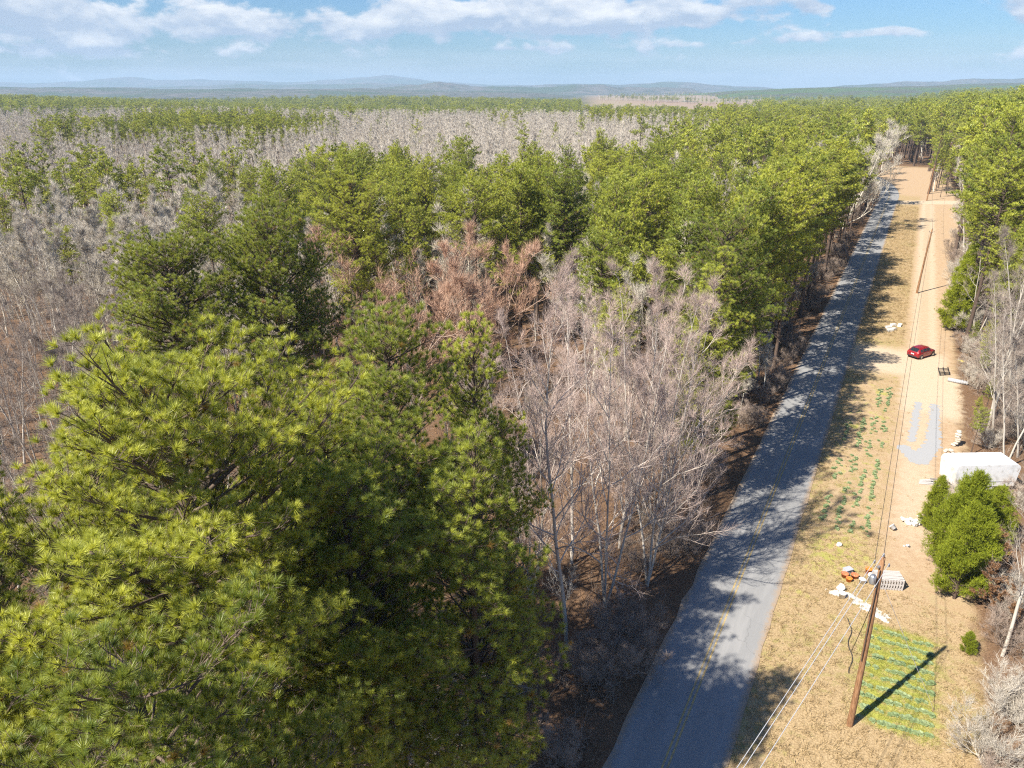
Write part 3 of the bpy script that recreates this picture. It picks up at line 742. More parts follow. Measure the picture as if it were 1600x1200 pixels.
# hedges and tree lines between the distant fields
gl = np.random.default_rng(77)
for d0, a0, a1, n_, sh in ((1500, .10, .20, 60, .8), (1900, .17, .30, 80, .85), (2300, .11, .24, 90, .8), (2500, .28, .42, 90, .6), (3000, .13, .33, 130, .7), (3600, .16, .45, 160, .6), (1250, .30, .62, 240, .95), (1050, .12, .40, 150, .9), (1700, .40, .72, 260, .95)):
    for i in range(n_):
        a = gl.uniform(a0, a1); y = d0 * (1 + .05 * math.sin(a * 40) + gl.normal(0, .018)); x = a * y
        (pines if gl.random() < sh else bares).append((math.hypot(x, y), x, y, H1(x, y), gl.uniform(10, 17), 'far', gl.uniform(0, 6.28)))
for i in range(34):
    x = gl.uniform(-25, 3); y = gl.uniform(52, 71)
    if -6 < x < 3 and y < 56: continue
    bares.append((math.hypot(x, y), x, y, 0.0, gl.uniform(6.5, 11.5), 'gap', gl.uniform(0, 6.28)))
for i in range(16):
    x, y = W(gl.uniform(283, 385), gl.uniform(6.2, 12)); pines.append((172.0 + i * .01, x, y, H1(x, y), gl.uniform(8, 15), 'end', gl.uniform(0, 6.28)))
for i in range(10):
    x = gl.uniform(-30, -10); y = gl.uniform(36, 47)
    bares.append((math.hypot(x, y), x, y, 0.0, gl.uniform(12, 17.5), 'near', gl.uniform(0, 6.28)))
pines.sort(); bares.sort()
LAB_P = {'right': ('tall sunlit pine in the wood beside the dirt track', 'pines in the wood beside the dirt track'),
         'end': ('tall pine in the wall of trees closing the far end of the road', 'pines at the far end of the road'),
         'edge': ('pine on the wooded bank whose branches overhang the paved road', 'pines overhanging the road'),
         'belt': ('yellow-green pine in the dense stand running along the paved road', 'pines of the roadside stand'),
         'middle': ('pine in the loose stand behind the rusty-twigged trees', 'pines behind the rusty trees'),
         'near': ('pine half hidden among low bare trees behind the tallest broad pine', 'pines behind the tallest pine'),
         'fore': ('close-set pine with long needle tufts packed around the tallest broad pine', 'pines packed round the tallest pine'),
         'grey': ('lone green pine surrounded by the grey leafless wood', 'lone pines in the grey wood'),
         'strip': ('round-topped pine in the broken row crossing the grey leafless wood', 'pines in the row across the grey wood'),
         'far': ('distant pine beyond the row that crosses the grey leafless wood', 'distant pines')}
LAB_B = {'right': ('pale leafless tree in the wood beside the dirt track', 'bare trees beside the dirt track'),
         'end': ('leafless tree among the pines at the far end of the road', 'bare trees at the far end of the road'),
         'edge': ('low leafless tree on the bank beside the paved road', 'bare trees on the road bank'),
         'belt': ('grey leafless tree hemmed in by the pines along the paved road', 'bare trees in the roadside pines'),
         'middle': ('leafless tree among the pines behind the rusty-twigged trees', 'bare trees behind the rusty trees'),
         'near': ('low leafless tree with white twigs behind the tallest broad pine', 'bare trees behind the tallest pine'),
         'gap': ('low leafless tree in the gap in front of the rusty-twigged trees', 'low bare trees in front of the rusty trees'),
         'grey': ('upright grey leafless tree in the leafless wood in front of the pine row', 'bare trees of the grey wood'),
         'strip': ('grey leafless tree between the pines of the row across the leafless wood', 'bare trees in the pine row'),
         'far': ('distant grey leafless tree beyond the row of pines', 'distant bare trees')}
def individuals(lst, near, mid, lim, name, cat, labs, h0, n):
    protos = {}
    for i, (r, X, Y, z, hh, zone, a) in enumerate(lst[:n]):
        bank = near if r < lim else mid
        key = (id(bank), (i * 7 + int(abs(X) * 3)) % len(bank))
        parts = bank[key[1]] if not (zone in ('right', 'gap', 'near') and name == 'bare_tree') else EDGEB[i % 3]
        sc_ = hh / h0(bank); wx = .88 + .3 * ((i * 37 % 100) / 100)
        lab, grp = labs[zone]
        plant(name, parts, X, Y, a, (sc_ * wx, sc_ * wx, sc_), z, lab, cat, grp)
individuals(pines, NEAR[1:], MID, 62, 'pine_tree', 'pine tree', LAB_P, lambda b: 25 if b[0][0][1].name.startswith('near') else 24, 300 - 12)
individuals(bares, MAPLE[:0] or BMID, BMID, 62, 'bare_tree', 'bare tree', LAB_B, lambda b: 21, 300 - 12)

# ------------------------------------------------------------------ the wood beyond: one mass each of pines and of bare trees
def scatter_stuff(name, label, pts, protos, h0):
    """pts rows: X, Y, z, scale_xy, scale_z, rot, prototype index; prototypes are trees standing in the scene"""
    P = np.array([(p[0], p[1], p[2]) for p in pts], np.float32)
    me = bpy.data.meshes.new(name); me.vertices.add(len(P)); me.vertices.foreach_set('co', P.ravel())
    for an, ty, col in (('sc', 'FLOAT_VECTOR', [(p[3], p[3], p[4]) for p in pts]), ('rz', 'FLOAT_VECTOR', [(0, 0, p[5]) for p in pts])):
        a = me.attributes.new(an, ty, 'POINT'); a.data.foreach_set('vector', np.array(col, np.float32).ravel())
    a = me.attributes.new('pi', 'INT', 'POINT'); a.data.foreach_set('value', np.array([p[6] for p in pts], np.int32))
    me.update()
    o = bpy.data.objects.new(name, me); COL.objects.link(o)
    ng = bpy.data.node_groups.new(name, 'GeometryNodeTree')
    ng.interface.new_socket('Geometry', in_out='INPUT', socket_type='NodeSocketGeometry')
    ng.interface.new_socket('Geometry', in_out='OUTPUT', socket_type='NodeSocketGeometry')
    N = ng.nodes; Lk = ng.links
    gi = N.new('NodeGroupInput'); go = N.new('NodeGroupOutput'); iop = N.new('GeometryNodeInstanceOnPoints')
    allj = N.new('GeometryNodeJoinGeometry')
    for root in protos:
        j = N.new('GeometryNodeJoinGeometry')
        for ch in root:
            oi = N.new('GeometryNodeObjectInfo'); oi.transform_space = 'ORIGINAL'; oi.inputs['Object'].default_value = ch
            Lk.new(oi.outputs['Geometry'], j.inputs[0])
        g2 = N.new('GeometryNodeGeometryToInstance'); Lk.new(j.outputs[0], g2.inputs[0]); Lk.new(g2.outputs[0], allj.inputs[0])
    def na(nm, ty):
        n = N.new('GeometryNodeInputNamedAttribute'); n.data_type = ty; n.inputs['Name'].default_value = nm; return n.outputs[0]
    Lk.new(gi.outputs[0], iop.inputs['Points']); Lk.new(allj.outputs[0], iop.inputs['Instance'])
    iop.inputs['Pick Instance'].default_value = True
    Lk.new(na('pi', 'INT'), iop.inputs['Instance Index']); Lk.new(na('sc', 'FLOAT_VECTOR'), iop.inputs['Scale']); Lk.new(na('rz', 'FLOAT_VECTOR'), iop.inputs['Rotation'])
    Lk.new(iop.outputs[0], go.inputs[0])
    md = o.modifiers.new('scatter', 'NODES'); md.node_group = ng
    return tag(o, label, None, None, 'stuff')
def proto_trees(bank, lst, name, cat, labs, h0):
    """a few of the trees past the individuals stand as things of their own; the mass repeats their shapes"""
    out = []
    for k, parts in enumerate(bank):
        r, X, Y, z, hh, zone, a = lst[k]
        lab, grp = labs[zone]
        root = plant(name, parts, X, Y, a, hh / h0, z, lab, cat, grp); out.append([c for c in root.children])
    return out
pp = proto_trees(FAR, pines[288:], 'pine_tree', 'pine tree', LAB_P, 23)
pb = proto_trees(BFAR, bares[288:], 'bare_tree', 'bare tree', LAB_B, 20)
def rows(lst, h0, k):
    g = np.random.default_rng(5); out = []
    for (r, X, Y, z, hh, zone, a) in lst:
        f = 1.0 if r < 620 else 1.55
        out.append((X, Y, z, hh / h0 * g.uniform(.9, 1.25) * f, hh / h0, a, int(g.integers(0, k))))
    return out
scatter_stuff('pine_wood', 'mass of distant green pines', rows(pines[291:], 23, 3), pp, 23)
scatter_stuff('bare_wood', 'mass of distant grey leafless trees', rows(bares[291:], 20, 3), pb, 20)
print('TREES', len(pines), len(bares))

# ------------------------------------------------------------------ cedars, brush and saplings beside the track and on the forest floor
plant('cedar_tree', CED[0], 31.9, 41.4, .3, (.95, .95, 1.15), label='dense rounded yellow-green cedar beside the pallet bin', cat='cedar tree')
plant('cedar_tree', CED[0], 34.0, 45.2, 2.3, (.95, .95, 1.2), label='bright cedar between the dense rounded cedar and the white camper', cat='cedar tree')
plant('cedar_tree', CED[1], 34.9, 50.2, 1.2, .62, label='loose darker cedar next to the heap of white rocks', cat='cedar tree')
plant('cedar_tree', CED[0], 38.4, 48.2, 4.2, .75, label='cedar veiled by bare white branches behind the bright cedar', cat='cedar tree')
plant('cedar_tree', CED[0], 29.6, 36.1, 4.4, .24, label='knee-high green cedar seedling at the corner of the vegetable garden', cat='cedar tree')
for s_, t_, k, sz, lab in ((122.5, 9.6, 1, 1.35, 'narrow yellow-green cedar at the edge of the dirt track past the red car'), (130, 10.6, 1, 1.45, 'second narrow cedar along the dirt track past the red car'), (138, 11.0, 1, 1.3, 'third narrow cedar along the dirt track past the red car')):
    x, y = W(s_, t_); plant('cedar_tree', CED[k], x, y, s_, sz, label=lab, cat='cedar tree')
for x, y, a, s_ in ((33.6, 39.2, .4, .9), (35.0, 42.3, 2.0, 1.0), (33.9, 37.2, 4.0, .7)):
    plant('oak_sapling', BROWNOAK, x, y, a, s_, label='young oak holding dry brown leaves against the dense rounded cedar', cat='sapling', group='brown-leaved oaks by the cedar')
rb = np.random.default_rng(12)
for i in range(30):
    s_ = rb.uniform(33, 52); t_ = rb.uniform(9.2, 15.5) + (0 if s_ < 46 else 1.5)
    x, y = W(s_, t_)
    plant('brush_bush', BUSH[1 if rb.random() < .6 else 0], x, y, rb.uniform(0, 6.3), rb.uniform(.55, .95), label='pale twiggy leafless bush in the thicket beside the vegetable garden', cat='bush', group='bare bushes beside the garden')
for i, (s_, t_, sz, k) in enumerate([(81.5, 11.6, .98, 2), (76.0, 13.0, .80, 1), (88.0, 12.6, .95, 2), (64.0, 14.5, .62, 3), (58.5, 13.0, .55, 3), (94.0, 14.5, 1.0, 0), (70.5, 16.0, .75, 2), (101, 13.4, .9, 3), (54, 15.5, .6, 1)]):
    x, y = W(s_, t_)
    plant('bare_tree', EDGEB[k % 3], x, y, i * 1.3, sz, label='pale-barked leafless tree standing around the white camper', cat='bare tree', group='pale bare trees round the camper')
for i in range(46):
    s_ = rb.uniform(78, 114); t_ = rb.uniform(10.6, 16.5)
    x, y = W(s_, t_)
    plant('brush_bush', BUSH[i % 2], x, y, rb.uniform(0, 6.3), rb.uniform(.5, 1.05), label='leafless bush in the grey thicket between the white camper and the red car', cat='bush', group='bushes between camper and car')
for i, (s_, t_, h_) in enumerate(((84, 10.6, .17), (88, 11.8, .2), (77.5, 10.2, .22), (96, 11.6, .24), (104, 12.2, .3), (110, 11.2, .22))):
    x, y = W(s_, t_)
    plant('pine_sapling', MID[(i * 2 + 1) % 5], x, y, i * 1.1, h_, label='young green pine in the grey thicket between the white camper and the red car', cat='sapling', group='young pines between camper and car')
for i in range(16):
    x, y = 36.5 + rb.uniform(0, 11), 52.6 + rb.uniform(-1.6, 2.2)
    plant('brush_bush', BUSH[i % 2], x, y, rb.uniform(0, 6.3), rb.uniform(.45, .75), label='twiggy leafless bush growing against the side of the white camper', cat='bush', group='bushes against the camper')
for i in range(34):
    s_ = rb.uniform(10, 60); t_ = -10.3 - abs(rb.normal(0, 9))
    x, y = W(s_, t_)
    if not in_view(x, y, 0, 5, 0): continue
    plant('bare_sapling', SAP[int(rb.integers(0, 3))], x, y, rb.uniform(0, 6.3), rb.uniform(.45, 1.0), label='thin leafless sapling on the leaf-strewn floor under the foreground pines', cat='sapling', group='saplings under the foreground pines')
for i in range(64):
    s_ = rb.uniform(22, 235); t_ = rb.uniform(-13, -9.7)
    x, y = W(s_, t_)
    plant('brush_bush', BUSH[0], x, y, rb.uniform(0, 6.3), rb.uniform(.4, .85), label='leafless brown bush on the bank along the paved road', cat='bush', group='bushes along the road bank')
for i in range(26):
    s_ = rb.uniform(110, 262); t_ = (10.2 if s_ < 180 else 10.2 + (s_ - 180) / 80 * 4) + rb.uniform(-.4, 2)
    x, y = W(s_, t_)
    plant('brush_bush', BUSH[i % 2], x, y, rb.uniform(0, 6.3), rb.uniform(.5, 1.1), label='leafless bush at the foot of the wood along the dirt track', cat='bush', group='bushes along the dirt track')
for i, (x, y, a, tl, sz) in enumerate(((-3.4, 29.4, .2, 48, 1.5), (-8.5, 27.5, 2.0, 70, 1.2), (1.2, 33.0, 5.0, 75, .9), (-12, 30, 4.0, 66, 1.3))):
    o = plant('dead_tree', SAP[2], x, y, a, sz, label='fallen dead branch with bleached twigs, the %s' % ('biggest and steepest one', 'one under the full-crowned pine', 'one near the single-trunk maple', 'one behind the tallest pine')[i], cat='dead branch')
    o.rotation_euler = (R(tl), 0, a)

def undergrowth():
    g = np.random.default_rng(21); B = []
    n = 0
    while n < 4600:
        r = 20 + 190 * g.random() ** .9; a = g.uniform(-.72, .72); X, Y = r * math.sin(a), r * math.cos(a); s_, t_ = ST(X, Y)
        if -10.2 < t_ < 10.5 or (t_ > 0 and 60 < s_ < 78 and t_ < 15): continue
        B.append((X, Y)); n += 1
    B = np.array(B); k = 12
    S = np.repeat(np.c_[B, np.zeros(len(B))], k, 0); S[:, :2] += g.normal(0, .22, (len(S), 2)); S[:, 2] = -.05
    hh = np.repeat(g.uniform(.5, 2.0, len(B)), k) * g.uniform(.6, 1.1, len(S))
    D = nrm(np.c_[g.normal(0, .45, (len(S), 2)), np.ones(len(S))])
    bag = Bag(); V, T = blades(S, D * hh[:, None], .012 + .012 * hh); bag.add(V, T, g.uniform(.2, .8))
    m2 = 2
    idx = np.repeat(np.arange(len(S)), m2); f = g.uniform(.3, .9, len(idx))
    p = S[idx] + D[idx] * (hh[idx] * f)[:, None]; d2 = nrm(D[idx] + g.normal(0, .6, p.shape))
    V, T = blades(p, d2 * (hh[idx] * .45)[:, None], np.full(len(p), .011)); bag.add(V, T, 1.0)
    me = bag.mesh('undergrowth'); tag(link('undergrowth', me, BRUSH), 'low bare undergrowth on the forest floor', None, None, 'stuff')
    # loose fallen leaves
    n = 70000; r = 22 + 75 * g.random(n) ** 1.2; a = g.uniform(-.7, .7, n); X, Y = r * np.sin(a), r * np.cos(a); s_, t_ = ST(X, Y)
    kp = (t_ < -9.2) | (t_ > 9.5); X, Y = X[kp], Y[kp]; n = len(X)
    P = np.c_[X, Y, g.uniform(.0, .05, n)]; d = nrm(np.c_[g.normal(0, 1, (n, 2)), g.normal(.1, .35, n)])
    V, T = blades(P, d * g.uniform(.10, .2, n)[:, None], g.uniform(.06, .12, n))
    me = mesh_np('leaf_litter', V, T, np.repeat(g.uniform(0, .95, n), 3)); tag(link('leaf_litter', me, LITTER), 'brown fallen leaves and needles strewn over the forest floor', None, None, 'stuff')
undergrowth()

def in_garden(s_, t_): return (36.6 < s_) & (s_ < 46.0) & (t_ > 2.9) & (t_ < 6.8)
def verge_grass():
    g = np.random.default_rng(22)
    n = 26000; s_ = 22 + 235 * g.random(n) ** 1.7; t_ = g.uniform(-3.1, 9.6, n)
    bare = ((t_ > 3.2) & (s_ > 50) & (g.random(n) > .06)) | ((s_ > 96) & (s_ < 111)) | ((s_ > 58) & (s_ < 96) & (t_ > -1.6) & (g.random(n) > .22)) | in_garden(s_, t_)
    bare |= (s_ > 111) & (t_ > 3.4) & (t_ < 9) & (g.random(n) > .1)
    s_, t_ = s_[~bare], t_[~bare]; n = len(s_); k = 7
    X = s_ * DX + t_ * DY; Y = s_ * DY - t_ * DX
    S = np.repeat(np.c_[X, Y, np.zeros(n)], k, 0); S[:, :2] += g.normal(0, .10, (n * k, 2))
    tall = np.repeat(np.where((s_ > 115), g.uniform(.18, .5, n), g.uniform(.08, .34, n)), k)
    D = nrm(np.c_[g.normal(0, .75, (n * k, 2)), np.ones(n * k)])
    V, T = blades(S, D * (tall * g.uniform(.6, 1.2, n * k))[:, None], .018 + .05 * tall)
    tag(link('dry_grass', mesh_np('dry_grass', V, T, np.repeat(np.repeat(g.uniform(0, .95, n), k), 3)), GRASSD), 'dry tan grass on the verge between road and track', None, None, 'stuff')
    n = 4200; s_ = g.uniform(36.7, 46.0, n) + g.normal(0, .22, n); t_ = g.uniform(2.8, 6.8, n) + g.normal(0, .3, n)
    n2 = 2600; s2 = g.uniform(46, 98, n2); t2 = g.uniform(-2.6, 3.0, n2)
    kp = (np.sin(s2 * .9 + t2) + np.sin(t2 * 2.6 + s2 * .33) + g.normal(0, .4, n2)) > .75
    s_ = np.r_[s_, s2[kp]]; t_ = np.r_[t_, t2[kp]]; n = len(s_); k = 8
    S = np.repeat(np.c_[s_ * DX + t_ * DY, s_ * DY - t_ * DX, np.zeros(n)], k, 0); S[:, :2] += g.normal(0, .07, (n * k, 2))
    D = nrm(np.c_[g.normal(0, .6, (n * k, 2)), np.ones(n * k)])
    V, T = blades(S, D * g.uniform(.05, .14, n * k)[:, None], np.full(n * k, .018))
    tag(link('green_grass', mesh_np('green_grass', V, T, np.repeat(np.repeat(g.uniform(0, .95, n), k), 3)), GRASSG), 'fresh bright green grass between the vegetable rows', None, None, 'stuff')
verge_grass()

# ------------------------------------------------------------------ patches lying on the ground
def patch(name, fn, b, cell, z, material, kind, label=None, dome=0.0):
    xs = np.arange(b[0], b[1], cell); ys = np.arange(b[2], b[3], cell)
    gx, gy = np.meshgrid(xs, ys); d = fn(gx, gy); ins = d < 0
    idx = -np.ones(gx.shape, int); need = np.zeros(gx.shape, bool)
    c = ins[:-1, :-1] & ins[1:, :-1] & ins[:-1, 1:] & ins[1:, 1:]
    for a, e in ((0, 0), (1, 0), (0, 1), (1, 1)): need[a:a + c.shape[0], e:e + c.shape[1]] |= c
    idx[need] = np.arange(need.sum())
    hz = z + dome * np.clip(-d / .6, 0, 1) * (.6 + .4 * np.sin(gx * 5 + gy * 3))
    V = np.stack([gx, gy, hz], -1)[need]
    j, i = np.nonzero(c)
    Q = np.stack([idx[j, i], idx[j, i + 1], idx[j + 1, i + 1], idx[j + 1, i]], -1)
    return tag(link(name, mesh_np(name, V, Q, smooth=True), material), label, None, None, kind)
def rag(x, y): return .16 * np.sin(x * 4.1 + 1.7 * np.sin(y * 3.3)) + .12 * np.sin(y * 7.3 + x * 2.2) + .08 * np.sin(x * 13.7 - y * 11.1) + .06 * np.sin(x * 23 + y * 19)
def seg(x, y, a, b_, wa, wb):
    ax, ay = a; bx_, by_ = b_; dx, dy = bx_ - ax, by_ - ay
    u = np.clip(((x - ax) * dx + (y - ay) * dy) / (dx * dx + dy * dy), 0, 1)
    return np.hypot(x - ax - u * dx, y - ay - u * dy) - (wa + (wb - wa) * u)
GRAVEL = plain('blue_grey_gravel', (.335, .335, .335), .9, .1, 0, .35, 14.0)
SANDW = plain('white_sand', (.60, .56, .50), .9, .1, 0, .3, 7.0)
def gravel_fn(x, y):
    d = np.minimum(seg(x, y, W(89.5, 5.4), W(78.2, 4.9), .38, .42), seg(x, y, W(89.5, 7.1), W(78, 6.9), .45, .75))
    d = np.minimum(d, seg(x, y, W(78, 6.9), W(73.6, 5.6), .8, .9)); d = np.minimum(d, seg(x, y, W(76.0, 4.3), W(73.6, 5.6), .7, .9))
    return d + rag(x, y) * .6 - .08 + np.random.default_rng(3).normal(0, .07, x.shape)
patch('gravel_patch', gravel_fn, (36, 52, 58, 80), .09, .010, GRAVEL, 'structure')
patch('sand_spill', lambda x, y: np.minimum(seg(x, y, W(48.1, .3), W(48.3, 1.6), .34, .42), seg(x, y, W(48.3, 1.6), W(47.0, 3.7), .38, .55)) + rag(x * 1.6, y * 1.6) * .9, (21, 30, 36, 45), .08, .012, SANDW, 'stuff', 'white sand spilled on the grass beside the pallet bin', .09)

# ------------------------------------------------------------------ small solid shapes
class MB:
    def __init__(s): s.v = []; s.f = []
    def add(s, v, f):
        o = len(s.v); s.v += [tuple(p) for p in v]; s.f += [tuple(i + o for i in q) for q in f]; return s
    def box(s, c, d, rz=0.0, tilt=None):
        M = Matrix.Rotation(rz, 3, 'Z') @ (tilt or Matrix.Identity(3)); v = []
        for sx in (-.5, .5):
            for sy in (-.5, .5):
                for sz in (-.5, .5): v.append(Vector(c) + M @ Vector((sx * d[0], sy * d[1], sz * d[2])))
        return s.add(v, [(0, 1, 3, 2), (4, 6, 7, 5), (0, 4, 5, 1), (2, 3, 7, 6), (0, 2, 6, 4), (1, 5, 7, 3)])
    def lathe(s, prof, k=14, c=(0, 0, 0), axis='z'):
        v = []
        for r, z in prof:
            for i in range(k):
                a = 6.28318 * i / k; p = (r * math.cos(a), r * math.sin(a), z)
                if axis == 'y': p = (p[0], p[2], p[1])
                v.append((p[0] + c[0], p[1] + c[1], p[2] + c[2]))
        f = [(j * k + i, j * k + (i + 1) % k, (j + 1) * k + (i + 1) % k, (j + 1) * k + i) for j in range(len(prof) - 1) for i in range(k)]
        f += [tuple(range(k))[::-1], tuple(range((len(prof) - 1) * k, len(prof) * k))]
        return s.add(v, f)
    def build(s, name, material, parent=None, smooth=False, loc=(0, 0, 0), rot=(0, 0, 0)):
        me = bpy.data.meshes.new(name); me.from_pydata(s.v, [], s.f); me.update()
        if smooth: me.polygons.foreach_set('use_smooth', [True] * len(me.polygons))
        return link(name, me, material, parent, loc, rot)
def grain(name, a, b, scale=4.0, rough=.85):
    m, n = mat(name); p = n.new('ShaderNodeTexCoord').outputs['Object']
    x, y, z = n.xyz(p)
    f = n.noise(n.comb(n.m('MULTIPLY', x, 6.0), n.m('MULTIPLY', y, 6.0), n.m('MULTIPLY', z, .7)), scale, 5, .65)
    finish(n, principled(n, n.mix(n.ss(f, .3, .7), a, b), rough, .15, bump=f, bs=.4, bd=.01)); return m
POLEW = grain('creosoted_pole_wood', (.15, .075, .035), (.36, .20, .105), 3.0)
OLDWOOD = grain('weathered_grey_wood', (.34, .31, .29), (.62, .58, .54), 5.0)
STEEL = plain('galvanised_steel', (.45, .46, .47), .4, .5, .7)
CERAM = plain('grey_porcelain', (.25, .24, .25), .25, .5)
WIRE = plain('aluminium_wire', (.62, .62, .62), .45, .5, .3)
DARKW = plain('dark_cable', (.06, .055, .05), .6, .2)
WHITEP = plain('white_plastic', (.80, .80, .80), .45, .4, 0, .05)
ORANGEP = plain('orange_plastic', (.72, .20, .03), .45, .4, 0, .08)
TERRA = plain('terracotta', (.50, .17, .08), .75, .2)
BLACKP = plain('black_plastic', (.03, .028, .032), .5, .4)
GREYP = plain('grey_plastic', (.40, .41, .43), .5, .4)
ROCK = plain('white_rock', (.66, .64, .60), .85, .15, 0, .3, 5.0)
STONE = plain('tan_field_stone', (.50, .44, .36), .85, .15, 0, .35, 5.0)
YELLOWP = plain('yellow_plastic', (.75, .58, .05), .5, .3, 0, .1)
RUBBER = plain('tyre_rubber', (.022, .022, .024), .75, .2)
ALLOY = plain('alloy_rim', (.55, .56, .57), .3, .5, .8)

# ------------------------------------------------------------------ utility poles and wires
def pole(s_, t_, ht, lean, label, extra=False):
    x, y = W(s_, t_); r = empty('utility_pole', (x, y, H1(x, y)), 0)
    n = 9; z = np.linspace(-.4, ht, n); P = np.stack([lean * np.clip(z / ht, 0, 1) ** 1.3, 0 * z, z], -1)[None]
    V, T = tubes(P, np.linspace(.185, .115, n)[None], 12)
    link('pole', mesh_np('pole', V, np.concatenate([T, [[len(V) - 1, len(V) - 12 + j, len(V) - 12 + (j + 1) % 12] for j in range(1, 10)]]), smooth=True), POLEW, r)
    tops = []
    MB().box((lean, 0, ht - .55), (.5, .1, .1), R(28)).build('bracket', STEEL, r)
    for dx, dz in ((0, .02), (-.3, -.5), (.3, -.5)):
        q = (lean + dx, -dx * .5, ht + dz)
        MB().lathe([(.03, 0), (.06, .03), (.035, .07), (.07, .1), (.04, .15), (.05, .19), (.02, .22)], 10, q).build('insulator', CERAM, r, True)
        tops.append((x + q[0], y + q[1], H1(x, y) + q[2] + .2))
    if extra:
        MB().lathe([(.16, 0), (.17, .05), (.17, .42), (.12, .5)], 12, (lean - .30, -.05, ht - 1.6)).build('fuse_can', STEEL, r, True)
        P = np.array([[lean * .98 - .10, -.16, ht - .7], [lean * .75 - .13, -.16, ht * .75], [lean * .4 - .17, -.17, ht * .42]])[None]
        V, T = tubes(P, np.full((1, 3), .022), 6); link('riser_cable', mesh_np('riser_cable', V, T), DARKW, r)
    tag(r, label, 'utility pole'); return tops
TOP = {1: pole(36, 2.6, 11.7, -.4, 'reddish-brown wooden utility pole rising from the vegetable garden corner', True),
       2: pole(143.9, 4.4, 11.4, .2, 'wooden utility pole standing beside the dirt track past the red car'),
       3: pole(273.3, 5.3, 11.4, .1, 'wooden utility pole where the pale side lane meets the road'),
       0: pole(-38, -15.2, 11.6, 0, 'wooden utility pole across the road, carrying the three wires onward')}
def wire(name, a, b, sag, rad, material, label, cat, n=26):
    a, b = np.array(a, float), np.array(b, float); u = np.linspace(0, 1, n)[:, None]
    P = a + (b - a) * u; P[:, 2] -= 4 * sag * (u * (1 - u))[:, 0]
    V, T = tubes(P[None], np.full((1, n), rad), 6)
    return tag(link(name, mesh_np(name, V, T, smooth=True), material), label, cat)
ORD = ('topmost', 'road-side', 'garden-side')
for k in range(3):
    wire('power_line', TOP[0][k], TOP[1][k], .9, .015, WIRE, '%s bright wire crossing the road to the pole in the garden' % ORD[k], 'power line')
for k in range(2):
    wire('power_line', TOP[1][k], TOP[2][k], 1.6, .014, DARKW, '%s wire from the garden pole to the pole past the red car' % ORD[k], 'power line')
wire('power_line', TOP[2][0], TOP[3][0], 1.8, .016, DARKW, 'wire from the pole past the red car to the last pole', 'power line')
p1 = TOP[1][0]
gx, gy = W(39.5, 6.9); wire('guy_wire', (p1[0], p1[1], 10.6), (gx, gy, 0), 0, .013, WIRE, 'thin pale guy wire slanting down across the vegetable rows', 'guy wire', 4)
gx, gy = W(42.3, 2.15); wire('guy_wire', (p1[0], p1[1], 8.6), (gx, gy, 0), .12, .020, DARKW, 'dark slack cable running from the garden pole to the ground', 'cable', 12)
g = np.random.default_rng(4); hs = np.linspace(45.6, 40.2, 26); hp = np.array([(*W(a, 1.75 + .55 * (45.6 - a) / 5.4 + .12 * math.sin(a * 2.3)), .04 + .03 * g.random()) for a in hs])
V, T = tubes(hp[None], np.full((1, 26), .03), 5); tag(link('hose', mesh_np('hose', V, T, smooth=True), DARKW), 'dark hose lying along the garden edge beside the pole', 'hose')

